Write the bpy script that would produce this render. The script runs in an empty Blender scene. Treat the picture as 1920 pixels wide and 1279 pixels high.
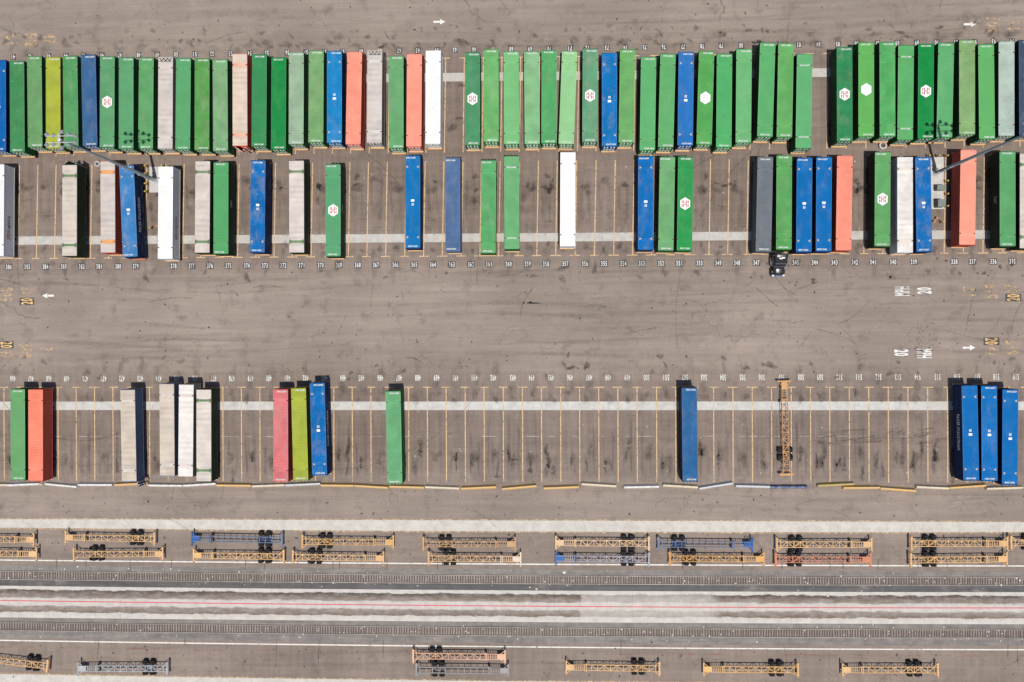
import bpy, math, random
from mathutils import Vector, Matrix
R = math.radians
rnd = random.Random(7)
S = bpy.context.scene
COL = S.collection

# ------------------------------------------------------------------ camera model (drone, looking almost straight down)
F, H = 1493.0, 141.2                      # 28 mm lens on a 36 mm wide frame, 141 m above the yard
NX, NY, ROLL = 1013.0, 643.0, 0.0042      # plumb point of the drone
Zc = -Vector(((NX-960)/F, -(NY-639.5)/F, -1)).normalized()
Xc = Vector((1, ROLL, 0)); Xc = (Xc - Zc*Xc.dot(Zc)).normalized()
Yc = Zc.cross(Xc)
def at(px, py, z=0.0):
    """ground survey: a point of the photograph (1920 x 1279) seen at height z -> metres"""
    c = Vector(((px-960)/F, -(py-639.5)/F, -1))
    d = Vector((Xc.dot(c), Yc.dot(c), Zc.dot(c)))
    t = (z-H)/d.z
    return Vector((d.x*t, d.y*t, z))
cam_d = bpy.data.cameras.new('camera'); cam = bpy.data.objects.new('camera', cam_d); COL.objects.link(cam)
cam_d.lens = 36*F/1920; cam_d.sensor_width = 36; cam_d.clip_end = 12000; cam_d.clip_start = 1
M = Matrix(((Xc.x, Xc.y, Xc.z), (Yc.x, Yc.y, Yc.z), (Zc.x, Zc.y, Zc.z)))
cam.matrix_world = Matrix.Translation((0, 0, H)) @ M.to_4x4()
S.camera = cam
S.render.resolution_x, S.render.resolution_y = 1024, 682

# ------------------------------------------------------------------ light
S.view_settings.view_transform = 'Standard'; S.view_settings.look = 'None'
S.view_settings.exposure = 0.19; S.view_settings.gamma = 1
W = bpy.data.worlds.new('World'); S.world = W; W.use_nodes = True
nt = W.node_tree; bg = nt.nodes['Background']
sky = nt.nodes.new('ShaderNodeTexSky'); sky.sky_type = 'NISHITA'; sky.sun_disc = False
SH = Vector((-0.062, 0.27, -1.0))         # travel of the light: shadows fall up the picture and a little left
EL = math.atan2(1, math.hypot(SH.x, SH.y))
sky.sun_elevation = EL; sky.sun_rotation = math.atan2(-SH.x, -SH.y)
nt.links.new(sky.outputs[0], bg.inputs[0]); bg.inputs[1].default_value = 0.085
sd = bpy.data.lights.new('sun', 'SUN'); sd.energy = 4.4; sd.angle = R(0.5); sd.color = (1, 0.955, 0.89)
sun = bpy.data.objects.new('sun', sd); COL.objects.link(sun); sun.location = (30, -60, 200)
sun.rotation_euler = SH.to_track_quat('-Z', 'Y').to_euler()

# ------------------------------------------------------------------ mesh helpers
class MB:
    def __init__(s): s.v, s.f, s.m = [], [], []
    def add(s, vs, fs, mi=0):
        o = len(s.v); s.v += [tuple(v) for v in vs]
        for f in fs: s.f.append(tuple(i+o for i in f)); s.m.append(mi)
        return s
    def box(s, x0, x1, y0, y1, z0, z1, mi=0):
        vs = [(x, y, z) for z in (z0, z1) for y in (y0, y1) for x in (x0, x1)]
        return s.add(vs, [(0,2,3,1), (4,5,7,6), (0,1,5,4), (2,6,7,3), (0,4,6,2), (1,3,7,5)], mi)
    def bar(s, a, b, w, h, mi=0):
        a, b = Vector(a), Vector(b); d = (b-a).normalized()
        up = Vector((0, 0, 1)) if abs(d.z) < .95 else Vector((0, 1, 0))
        x = d.cross(up).normalized()*w/2; y = x.normalized().cross(d).normalized()*h/2
        vs = [p+i*x+j*y for p in (a, b) for i, j in ((-1,-1), (1,-1), (1,1), (-1,1))]
        return s.add(vs, [(0,1,2,3), (7,6,5,4), (0,4,5,1), (1,5,6,2), (2,6,7,3), (3,7,4,0)], mi)
    def tube(s, a, b, r0, r1=None, n=12, mi=0):
        r1 = r0 if r1 is None else r1
        a, b = Vector(a), Vector(b); d = (b-a).normalized()
        up = Vector((0, 0, 1)) if abs(d.z) < .95 else Vector((1, 0, 0))
        x = d.cross(up).normalized(); y = d.cross(x)
        vs = []
        for p, r in ((a, r0), (b, r1)):
            for k in range(n):
                t = 2*math.pi*k/n; vs.append(p+(x*math.cos(t)+y*math.sin(t))*r)
        fs = [(k, n+k, n+(k+1) % n, (k+1) % n) for k in range(n)]
        fs += [tuple(range(n)), tuple(range(2*n-1, n-1, -1))]
        return s.add(vs, fs, mi)
    def prism(s, pts, z0, z1, mi=0):
        n = len(pts); vs = [(x, y, z0) for x, y in pts]+[(x, y, z1) for x, y in pts]
        fs = [tuple(range(n-1, -1, -1)), tuple(range(n, 2*n))]+[(k, (k+1) % n, n+(k+1) % n, n+k) for k in range(n)]
        return s.add(vs, fs, mi)
    def loft(s, secs, mi=0):
        n = len(secs[0]); vs = [p for q in secs for p in q]; fs = []
        for i in range(len(secs)-1):
            for k in range(n):
                fs.append((i*n+k, i*n+(k+1) % n, (i+1)*n+(k+1) % n, (i+1)*n+k))
        fs += [tuple(range(n-1, -1, -1)), tuple((len(secs)-1)*n+k for k in range(n))]
        return s.add(vs, fs, mi)
    def lathe(s, prof, axis='z', n=16, c=(0, 0, 0), mi=0):
        vs = []
        for r, h in prof:
            for k in range(n):
                t = 2*math.pi*k/n; a, b = r*math.cos(t), r*math.sin(t)
                p = (a, b, h) if axis == 'z' else (h, a, b)
                vs.append((p[0]+c[0], p[1]+c[1], p[2]+c[2]))
        fs = []
        for i in range(len(prof)-1):
            for k in range(n): fs.append((i*n+k, i*n+(k+1) % n, (i+1)*n+(k+1) % n, (i+1)*n+k))
        fs += [tuple(range(n-1, -1, -1)), tuple((len(prof)-1)*n+k for k in range(n))]
        return s.add(vs, fs, mi)
    def mesh(s, name, mats, smooth=False):
        me = bpy.data.meshes.new(name); me.from_pydata(s.v, [], s.f)
        for m in (mats if isinstance(mats, (list, tuple)) else [mats]): me.materials.append(m)
        me.polygons.foreach_set('material_index', s.m)
        if smooth: me.polygons.foreach_set('use_smooth', [True]*len(s.f))
        me.update(); return me

def ob(name, me, parent=None, loc=(0, 0, 0), rz=0.0, color=None):
    o = bpy.data.objects.new(name, me); COL.objects.link(o)
    o.parent = parent; o.location = loc
    if rz: o.rotation_euler = (0, 0, rz)
    if color: o.color = color
    return o
def thing(name, label, cat, loc=(0, 0, 0), rz=0.0, group=None, me=None, color=None):
    o = ob(name, me, None, loc, rz, color); o['label'] = label; o['category'] = cat
    if group: o['group'] = group
    return o
def struct(name, me, loc=(0, 0, 0)):
    o = ob(name, me, None, loc); o['kind'] = 'structure'; return o
def lin(c):
    return tuple((v/255/12.92 if v/255 <= .04045 else ((v/255+.055)/1.055)**2.4) for v in c)
LIGHT = 1.62                                # how much a sunlit flat surface brightens its own colour at this exposure
def alb(c, wear=.3, k=1.0):
    """paint colour of a surface that looks like c in full sun"""
    return tuple(min(.8, v/LIGHT*k) for v in lin(c))+(wear,)

# ------------------------------------------------------------------ materials
class NT:
    def __init__(s, name):
        s.mat = bpy.data.materials.new(name); s.mat.use_nodes = True
        s.t = s.mat.node_tree; s.b = s.t.nodes['Principled BSDF']; s.out = s.t.nodes['Material Output']
    def n(s, typ, **kw):
        x = s.t.nodes.new('ShaderNode'+typ)
        for k, v in kw.items(): setattr(x, k, v)
        return x
    def l(s, a, b): s.t.links.new(a, b)
    def _in(s, sock, v):
        if hasattr(v, 'links'): s.l(v, sock)
        elif v is not None: sock.default_value = v
    def math(s, op, a, b=None, c=None, clamp=False):
        x = s.n('Math', operation=op, use_clamp=clamp)
        for i, v in enumerate((a, b, c)): s._in(x.inputs[i], v)
        return x.outputs[0]
    def mix(s, f, a, b, mode='MIX'):
        x = s.n('Mix', data_type='RGBA', blend_type=mode)
        s._in(x.inputs[0], f)
        for sk, v in ((x.inputs[6], a), (x.inputs[7], b)):
            if isinstance(v, tuple) and len(v) == 3: v = v+(1,)
            s._in(sk, v)
        return x.outputs[2]
    def noise(s, vec, scale=1, detail=4, rough=.55, stretch=(1, 1, 1), off=None, dist=0):
        if stretch != (1, 1, 1):
            m = s.n('VectorMath', operation='MULTIPLY'); s.l(vec, m.inputs[0]); m.inputs[1].default_value = stretch; vec = m.outputs[0]
        if off is not None:
            m = s.n('VectorMath', operation='ADD'); s.l(vec, m.inputs[0]); s._in(m.inputs[1], off); vec = m.outputs[0]
        x = s.n('TexNoise'); x.inputs['Scale'].default_value = scale; x.inputs['Detail'].default_value = detail
        x.inputs['Roughness'].default_value = rough; x.inputs['Distortion'].default_value = dist
        s.l(vec, x.inputs['Vector']); return x.outputs['Fac']
    def rng(s, v, a, b, c=0.0, d=1.0, smooth=True):
        x = s.n('MapRange', interpolation_type='SMOOTHSTEP' if smooth else 'LINEAR')
        s.l(v, x.inputs[0])
        for i, q in enumerate((a, b, c, d)): x.inputs[i+1].default_value = q
        return x.outputs[0]
    def done(s, col=None, rough=.6, spec=.3, metal=0.0):
        if col is not None: s._in(s.b.inputs['Base Color'], col+(1,) if isinstance(col, tuple) and len(col) == 3 else col)
        s._in(s.b.inputs['Roughness'], rough); s.b.inputs['Specular IOR Level'].default_value = spec
        s.b.inputs['Metallic'].default_value = metal
        return s.mat

def plain(name, col, rough=.6, metal=0.0, var=.15, spec=.3, scale=3):
    q = NT(name); tc = q.n('TexCoord'); nz = q.noise(tc.outputs['Object'], scale, 5)
    f = q.rng(nz, .3, .7, 1-var, 1+var)
    return q.done(q.mix(1, col, q.vec(f) if hasattr(q, 'vec') else f, 'MULTIPLY'), rough, spec, metal)

def paint_mat(name, spots=True, streak=True, dust=(.30, .25, .21)):
    """sheet-metal paint in the object's own colour, faded, scuffed and spotted; object alpha = how worn"""
    q = NT(name); oi = q.n('ObjectInfo'); tc = q.n('TexCoord'); P = tc.outputs['Object']
    rn = q.math('MULTIPLY', oi.outputs['Random'], 137.0)
    off = q.n('CombineXYZ'); q.l(rn, off.inputs[0]); q.l(rn, off.inputs[1]); off = off.outputs[0]
    wear = oi.outputs['Alpha']
    c = oi.outputs['Color']
    fade = q.rng(q.noise(P, .4, 5, .6, off=off), .3, .72, .84, 1.10)
    fade = q.math('ADD', 1.0, q.math('MULTIPLY', q.math('SUBTRACT', fade, 1.0), q.math('MULTIPLY_ADD', wear, 2.2, .15, clamp=True)))
    c = q.mix(1, c, fade, 'MULTIPLY')
    dirt = q.math('MULTIPLY', q.rng(q.noise(P, .8, 6, .7, (1, .5, 1), off), .45, .75), q.math('MULTIPLY', wear, .55))
    c = q.mix(dirt, c, dust)
    if streak:
        st = q.rng(q.noise(P, 1, 5, .65, (.8, 7, 1), off), .62, .75)
        big = q.rng(q.math('ADD', q.noise(P, .45, 2, .5, off=off), q.math('MULTIPLY', wear, .16)), .52, .66)
        st = q.math('MULTIPLY', q.math('MULTIPLY', st, big), q.math('MULTIPLY', wear, 1.35), clamp=True)
        c = q.mix(st, c, (.40, .44, .44))
    if spots:
        v = q.n('TexVoronoi', feature='F1'); v.inputs['Scale'].default_value = 1.1
        m = q.n('VectorMath', operation='ADD'); q.l(P, m.inputs[0]); q.l(off, m.inputs[1]); q.l(m.outputs[0], v.inputs['Vector'])
        j = q.noise(P, 6, 3, .7, off=off)
        d = q.math('ADD', v.outputs['Distance'], q.math('MULTIPLY', j, .22))
        sp = q.rng(d, .17, .22, 1, 0)
        keep = q.rng(q.noise(P, .5, 2, .5, off=off), .5, .56)
        c = q.mix(q.math('MULTIPLY', q.math('MULTIPLY', sp, keep), .75), c, q.mix(1, c, (.35, .42, .38), 'MULTIPLY'))
    return q.done(c, .72, .12)

paint = paint_mat('weathered_container_paint')
frame_paint = paint_mat('weathered_frame_paint', spots=False, streak=False, dust=(.30, .22, .15))
def flat_mat(name, col, rough=.6, metal=0.0, spec=.3, var=.18, scale=2.5):
    q = NT(name); tc = q.n('TexCoord')
    f = q.rng(q.noise(tc.outputs['Object'], scale, 6, .65), .25, .75, 1-var, 1+var)
    return q.done(q.mix(1, col, f, 'MULTIPLY'), rough, spec, metal)
m_white = flat_mat('white_lettering_paint', (.62, .62, .60), .6, var=.08)
m_code = flat_mat('worn_white_roof_lettering', (.44, .45, .43), .7, var=.2)
m_red = flat_mat('red_emblem_paint', (.30, .008, .02), .8, spec=.1)
m_greytext = flat_mat('grey_faded_lettering', (.30, .31, .32), .6)
m_rubber = flat_mat('tyre_rubber', (.022, .022, .023), .85, spec=.15, var=.35)
m_steel = flat_mat('dark_steel', (.045, .042, .04), .6)
m_casting = flat_mat('rusty_casting_steel', (.09, .05, .035), .8, var=.4)
m_galv = flat_mat('galvanised_steel', (.42, .44, .45), .45, .3, .5)
m_bars = flat_mat('zinc_locking_bar', (.58, .58, .55), .5, .1, .4)
m_pole = flat_mat('weathered_grey_pole', (.25, .275, .30), .5, .05, .5)
m_lamp = flat_mat('grey_lamp_housing', (.21, .21, .235), .55)
m_glass = flat_mat('dark_glass', (.02, .025, .03), .08, 0, .6, var=.05)
m_lens = flat_mat('lamp_glass', (.7, .72, .72), .15, 0, .6, var=.05)
m_black = flat_mat('black_truck_paint', (.016, .017, .018), .3, 0, .5, var=.3)
m_chrome = flat_mat('chrome', (.6, .62, .65), .16, 1, .5, var=.05)
m_blueb = flat_mat('blue_bumper_paint', (.03, .09, .22), .3, 0, .5)
m_yellow = flat_mat('yellow_bollard_paint', (.52, .36, .07), .55, var=.2, scale=8)
m_cab = flat_mat('grey_green_cabinet_paint', (.135, .165, .14), .5)
m_tail = flat_mat('tail_lamp_plastic', (.35, .03, .02), .3)
m_pale = flat_mat('pale_roof_plate', (.38, .36, .33), .7, var=.35, scale=9)
m_brace = flat_mat('black_bracing', (.02, .02, .02), .7)
m_orange = flat_mat('orange_post_paint', (.55, .22, .08), .6)

# worn road paint: real gaps where the paint has gone
def worn_mat(name, col, lo, hi, scale=1.6, var=.12, dirt=.5):
    q = NT(name); g = q.n('NewGeometry'); P = g.outputs['Position']
    f = q.rng(q.noise(P, .8, 6, .65), .25, .75, 1-var, 1+var)
    c = q.mix(1, col, f, 'MULTIPLY')
    st = q.rng(q.noise(P, .9, 5, .7, (1, .35, 1)), .5, .72, 0, dirt)
    c = q.mix(st, c, (.17, .14, .12))
    q.done(c, .75, .2)
    a = q.rng(q.noise(P, scale, 8, .72), lo, hi)
    tr = q.n('BsdfTransparent'); mx = q.n('MixShader'); q.l(a, mx.inputs[0]); q.l(tr.outputs[0], mx.inputs[1]); q.l(q.b.outputs[0], mx.inputs[2])
    q.l(mx.outputs[0], q.out.inputs[0]); return q.mat
m_yline = worn_mat('worn_yellow_line_paint', (.49, .335, .185), .33, .48)
m_wnum = worn_mat('worn_white_number_paint', (.58, .57, .54), .24, .36, 3)
m_wline = worn_mat('worn_white_line_paint', (.56, .54, .50), .30, .42, 1.2)
m_patch = worn_mat('dark_number_backing', (.055, .052, .055), .25, .5, 1.2)
m_yfaint = worn_mat('faded_yellow_lettering', (.46, .32, .18), .40, .60, 1.8)
m_ytext = worn_mat('yellow_lettering_paint', (.60, .38, .15), .33, .48, 2.4)
m_redfaint = worn_mat('faded_red_line_paint', (.30, .13, .12), .48, .72, .5)
m_redline = worn_mat('red_line_paint', (.48, .08, .10), .28, .5, .5)

# ------------------------------------------------------------------ ground
def ground_mat():
    q = NT('worn_asphalt'); g = q.n('NewGeometry'); P = g.outputs['Position']
    sx = q.n('SeparateXYZ'); q.l(P, sx.inputs[0]); X, Y = sx.outputs[0], sx.outputs[1]
    wob = q.math('MULTIPLY', q.math('SUBTRACT', q.noise(P, .25, 4, .6), .5), 3.0)
    t = q.math('DIVIDE', q.math('ADD', q.math('ADD', Y, wob), 80), 160.0)
    cr = q.n('ValToRGB'); e = cr.color_ramp.elements
    stops = [(-80, .55), (-54, .5), (-50, .45), (-40, .42), (-36.5, .42), (-33, .25), (-31, .12), (-27, .10), (-25.4, .35), (-24, .62), (-17, .95), (-9, .85), (-7, .62), (-4.5, .30),
             (-1, .04), (9, .06), (13, .32), (15, .62), (18, .8), (30, .97), (33.5, .85), (36, .9), (48, .9), (50.5, .6), (53, .28), (56, .10), (70, .02)]
    e[0].position = (stops[0][0]+80)/160; e[0].color = (stops[0][1],)*3+(1,)
    e[1].position = (stops[-1][0]+80)/160; e[1].color = (stops[-1][1],)*3+(1,)
    for y, v in stops[1:-1]:
        k = e.new((y+80)/160); k.color = (v, v, v, 1)
    q.l(t, cr.inputs[0]); wear = cr.outputs[0]
    c = q.mix(wear, (.226, .183, .155), (.156, .120, .099))
    c = q.mix(1, c, q.rng(q.noise(P, .04, 4, .55), .3, .7, .88, 1.09), 'MULTIPLY')
    c = q.mix(1, c, q.rng(q.noise(P, 1, 6, .7, (.04, .7, 1)), .25, .75, .86, 1.11), 'MULTIPLY')      # paving drag along the lanes
    stv = q.rng(q.noise(P, 1, 6, .7, (1.1, .06, 1)), .28, .72, .82, 1.15)                                # wheel wear along the bays
    c = q.mix(wear, c, q.mix(1, c, stv, 'MULTIPLY'))
    bl = q.rng(q.noise(P, .33, 6, .68), .50, .78)
    c = q.mix(q.math('MULTIPLY', bl, .62), c, (.085, .069, .06))                                        # brown blotches
    lt = q.rng(q.noise(P, .21, 6, .7, off=(31, 7, 0)), .56, .8)
    c = q.mix(q.math('MULTIPLY', lt, .45), c, (.30, .262, .235))                                         # dusty patches
    c = q.mix(1, c, q.rng(q.noise(P, 4.5, 8, .8), .25, .75, .80, 1.2), 'MULTIPLY')                       # grain
    sp = q.rng(q.noise(P, 1.9, 3, .6, off=(5, 90, 0)), .715, .74)
    c = q.mix(q.math('MULTIPLY', sp, .7), c, (.055, .047, .042))                                         # small dark spots
    v = q.n('TexVoronoi', feature='DISTANCE_TO_EDGE'); v.inputs['Scale'].default_value = .055
    wv = q.n('TexNoise'); wv.inputs['Scale'].default_value = .35; wv.inputs['Detail'].default_value = 5; q.l(P, wv.inputs['Vector'])
    m = q.n('VectorMath', operation='MULTIPLY_ADD'); q.l(wv.outputs['Color'], m.inputs[0]); m.inputs[1].default_value = (5, 5, 0); q.l(P, m.inputs[2])
    q.l(m.outputs[0], v.inputs['Vector'])
    ck = q.rng(v.outputs['Distance'], .0012, .004, 1, 0)
    ck = q.math('MULTIPLY', ck, q.rng(q.noise(P, .09, 3, .5, off=(3, 44, 0)), .5, .6, 0, .55))
    c = q.mix(ck, c, (.07, .058, .05))
    # paving seams across the lanes
    fr = q.math('ABSOLUTE', q.math('SUBTRACT', q.math('FRACT', q.math('DIVIDE', q.math('ADD', Y, q.math('MULTIPLY', q.noise(P, .12, 2), .25)), 3.7)), .5))
    sm = q.math('MULTIPLY', q.rng(fr, .0, .016, 1, 0), q.rng(q.noise(P, 1, 4, .6, (.06, .5, 1)), .45, .65, 0, .4))
    c = q.mix(sm, c, (.085, .07, .062))
    q.done(c, .88, .2)
    bp = q.n('Bump'); bp.inputs['Strength'].default_value = .12; bp.inputs['Distance'].default_value = .03
    q.l(q.noise(P, 9, 6, .7), bp.inputs['Height']); q.l(bp.outputs[0], q.b.inputs['Normal'])
    return q.mat
b = MB(); b.add([(-3000, -3000, 0), (3000, -3000, 0), (3000, 3000, 0), (-3000, 3000, 0)], [(0, 1, 2, 3)])
struct('ground', b.mesh('ground', ground_mat()))

def concrete_mat(name, col, stain=.5, sc=.6):
    q = NT(name); g = q.n('NewGeometry'); P = g.outputs['Position']
    c = q.mix(1, col, q.rng(q.noise(P, sc, 6, .7), .25, .75, .84, 1.14), 'MULTIPLY')
    s1 = q.rng(q.noise(P, 1, 6, .7, (1.3, .25, 1)), .52, .75, 0, stain)
    c = q.mix(s1, c, (.19, .165, .145))
    c = q.mix(q.rng(q.noise(P, 2.2, 4, .6, off=(9, 3, 0)), .66, .74, 0, .6), c, (.12, .105, .095))
    c = q.mix(1, c, q.rng(q.noise(P, 5, 6, .8), .25, .75, .9, 1.1), 'MULTIPLY')
    return q.done(c, .85, .2)
m_conc = concrete_mat('landing_strip_concrete', (.375, .36, .335), .3)
m_concw = concrete_mat('pale_strip_concrete', (.42, .395, .355), .25)
m_pad = concrete_mat('mast_pad_concrete', (.40, .39, .37), .2)

def ribbon(pts_top, pts_bot, z, n=48):
    """strip of ground between two surveyed edges (lists of photo points), smooth between them"""
    def interp(pts, x):
        if len(pts) == 1: return pts[0][1]
        for (x0, y0), (x1, y1) in zip(pts, pts[1:]):
            if x <= x1: break
        return y0+(y1-y0)*(x-x0)/(x1-x0)
    vs, fs = [], []
    for k in range(n+1):
        x = -160+(1920+320)*k/n
        a = at(x, interp(pts_top, x)); c = at(x, interp(pts_bot, x))
        vs += [(a.x, a.y, z), (c.x, c.y, z)]
        if k: fs.append((2*k-2, 2*k-1, 2*k+1, 2*k))
    me = MB().add(vs, fs)
    uv = [(k/n, j) for k in range(n+1) for j in (0, 1)]
    return me, uv
def put_uv(me, uv):
    l = me.uv_layers.new(name='UVMap')
    for lp in me.loops: l.data[lp.index].uv = uv[lp.vertex_index]
def smooth5(v):
    """five survey heights at x = 0, 480, 960, 1440, 1920 -> dense points of a smooth curve"""
    xs = [0, 480, 960, 1440, 1920]
    def lag(x):
        # least-squares parabola through the five heights
        t = [(q-960)/960 for q in xs]; n = 5
        s1 = sum(t); s2 = sum(q*q for q in t); s4 = sum(q**4 for q in t)
        y0 = sum(v); y1 = sum(a*b for a, b in zip(t, v)); y2 = sum(a*a*b for a, b in zip(t, v))
        bb = y1/s2; det = n*s4-s2*s2; aa = (y0*s4-y2*s2)/det; cc = (n*y2-s2*y0)/det
        u = (x-960)/960; return aa+bb*u+cc*u*u
    return [(x, lag(x)) for x in range(-160, 2081, 80)]
def strip(name, top, bot, z, mat):
    mb, uv = ribbon(smooth5(top), smooth5(bot), z); me = mb.mesh(name, mat); put_uv(me, uv); return struct(name, me)
def off5(v, d): return [a+d for a in v]

m_joint = worn_mat('pale_joint_sealant', (.27, .24, .215), .44, .58, .35)
# landing-gear strips in the three parking rows (straight: built from two end points)
def straight_strip(name, p0, p1, w, mat, z=.004):
    a, c = at(*p0), at(*p1); d = (c-a).normalized(); a = a-d*30; c = c+d*30; nrm = Vector((-d.y, d.x, 0))*w/2
    mb = MB().add([(a-nrm)+Vector((0, 0, z)), (c-nrm)+Vector((0, 0, z)), (c+nrm)+Vector((0, 0, z)), (a+nrm)+Vector((0, 0, z))], [(0, 1, 2, 3)])
    return struct(name, mb.mesh(name, mat))
straight_strip('concrete_landing_strip', (833, 145), (1535, 136.3), 1.52, m_conc)
straight_strip('concrete_landing_strip', (80, 451), (1858, 439.6), 1.50, m_conc)
straight_strip('concrete_landing_strip', (150, 761), (1750, 761), 1.52, concrete_mat('clean_landing_strip_concrete', (.405, .395, .37), .25))

straight_strip('paving_joint', (20, 818.6), (1440, 818.2), .16, m_joint)
# rail yard in the south
WS_T, WS_B = [973.5, 974.5, 976, 977.5, 979], [989.5, 993, 997, 998, 997.5]
strip('concrete_strip', WS_T, WS_B, .006, m_concw)
strip('yellow_edge_line', off5(WS_T, -2.2), off5(WS_T, -.3), .010, m_yfaint)
strip('yellow_edge_line', off5(WS_B, .2), off5(WS_B, 2.6), .010, m_yfaint)
strip('concrete_strip', [1263.5, 1272, 1277.5, 1280.5, 1283], [1300, 1308, 1313, 1316, 1319], .006, m_concw)
strip('yellow_edge_line', [1261, 1269.8, 1275.5, 1278.5, 1281], [1263.2, 1271.7, 1277.2, 1280.2, 1282.7], .010, m_yfaint)
def gravel_mat(name, c0, c1):
    q = NT(name); g = q.n('NewGeometry'); P = g.outputs['Position']
    c = q.mix(q.rng(q.noise(P, .5, 6, .7), .3, .7), c0, c1)
    c = q.mix(1, c, q.rng(q.noise(P, 7, 8, .85), .25, .75, .6, 1.4), 'MULTIPLY')
    c = q.mix(1, c, q.rng(q.noise(P, 1, 6, .7, (.06, 1.6, 1), (8, 2, 0)), .25, .75, .78, 1.2), 'MULTIPLY')
    c = q.mix(q.rng(q.noise(P, .22, 5, .65, (.5, 1, 1), (70, 3, 0)), .56, .7, 0, .6), c, (.24, .21, .185))
    return q.done(c, .92, .15)
m_gravel = gravel_mat('grey_track_gravel', (.135, .125, .118), (.20, .18, .165))
m_black_asph = gravel_mat('dark_asphalt_band', (.075, .072, .072), (.10, .095, .093))
R1T, R1B = [1070.5, 1074.7, 1079.2, 1081.6, 1082.4], [1086, 1089.4, 1094.4, 1096.2, 1096.6]
R2T, R2B = [1166.5, 1171.5, 1176.5, 1179.2, 1180.5], [1181, 1187, 1191.6, 1194.2, 1195.6]
AP_T, AP_B = [1098.5, 1103, 1107.5, 1109.5, 1110.5], [1158, 1161.5, 1167, 1169, 1170.5]
strip('gravel_margin', off5(R1T, -11.5), off5(R1B, 1.5), .006, m_gravel)
strip('dark_asphalt_band', off5(R1B, 1.6), off5(AP_T, -.1), .006, m_black_asph)
strip('gravel_margin', off5(AP_B, .1), off5(R2B, 15), .006, m_gravel)
def apron_mat():
    q = NT('stained_apron_concrete'); g = q.n('NewGeometry'); P = g.outputs['Position']
    uv = q.n('UVMap'); sx = q.n('SeparateXYZ'); q.l(uv.outputs[0], sx.inputs[0])
    wob = q.math('MULTIPLY', q.math('SUBTRACT', q.noise(P, 1, 8, .7, (.3, .8, 1)), .5), .24)
    v = q.math('ADD', sx.outputs[1], wob)
    cr = q.n('ValToRGB'); e = cr.color_ramp.elements
    st = [(0, 0), (.10, .05), (.12, 1), (.2, .95), (.34, .8), (.385, .12), (.6, .08), (.64, .75), (.75, .88), (.81, 1), (.835, .12), (1, .03)]
    e[0].position, e[0].color = 0, (0, 0, 0, 1); e[1].position, e[1].color = 1, (0, 0, 0, 1)
    for p, w in st[1:-1]: k = e.new(p); k.color = (w, w, w, 1)
    q.l(v, cr.inputs[0])
    XX = q.n('SeparateXYZ'); q.l(P, XX.inputs[0])
    xw = q.math('ADD', XX.outputs[0], q.math('MULTIPLY', q.noise(P, .4, 4, .6), 2.0))
    fadeX = q.math('MAXIMUM', q.rng(xw, 7.6, 8.2, 1, .5), q.rng(xw, 30, 33, .5, 1))      # relaid lighter slabs
    dirt = q.math('MULTIPLY', cr.outputs[0], q.rng(q.noise(P, 1, 7, .75, (.5, 1.2, 1)), .25, .65, .68, 1.12))
    dirt = q.math('MULTIPLY', dirt, fadeX)
    c = q.mix(1, (.43, .40, .365), q.rng(q.noise(P, .7, 6, .7), .25, .75, .86, 1.12), 'MULTIPLY')
    c = q.mix(dirt, c, q.mix(q.rng(v, .1, .3), (.07, .055, .046), (.135, .105, .084)))
    c = q.mix(q.rng(q.noise(P, .9, 6, .75, (.5, 1, 1), (4, 8, 0)), .58, .72, 0, .5), c, (.2, .175, .155))
    X = q.n('SeparateXYZ'); q.l(P, X.inputs[0])
    fr = q.math('ABSOLUTE', q.math('SUBTRACT', q.math('FRACT', q.math('DIVIDE', X.outputs[0], 4.6)), .5))
    c = q.mix(q.rng(fr, 0, .012, .3, 0), c, (.1, .085, .075))
    return q.done(c, .85, .2)
strip('concrete_apron', AP_T, AP_B, .006, apron_mat())
RL = [1126, 1131.7, 1136.8, 1139, 1140]
strip('red_line', off5(RL, -.9), off5(RL, .9), .010, m_redline)
RF = [1213, 1219, 1224.5, 1228, 1230]
strip('faded_red_line', off5(RF, -1.4), off5(RF, 1.4), .010, m_redfaint)
RU = [1039.5, 1042.5, 1046.5, 1049, 1050]
strip('faded_red_line', off5(RU, -1.1), off5(RU, 1.1), .010, m_redfaint)
for Lw in ([1050.3, 1054, 1058.3, 1059.8, 1061.3], [1200.8, 1207.3, 1213, 1216.5, 1218.3]):
    strip('white_line', off5(Lw, -1.15), off5(Lw, 1.15), .012, m_wline)

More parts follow.
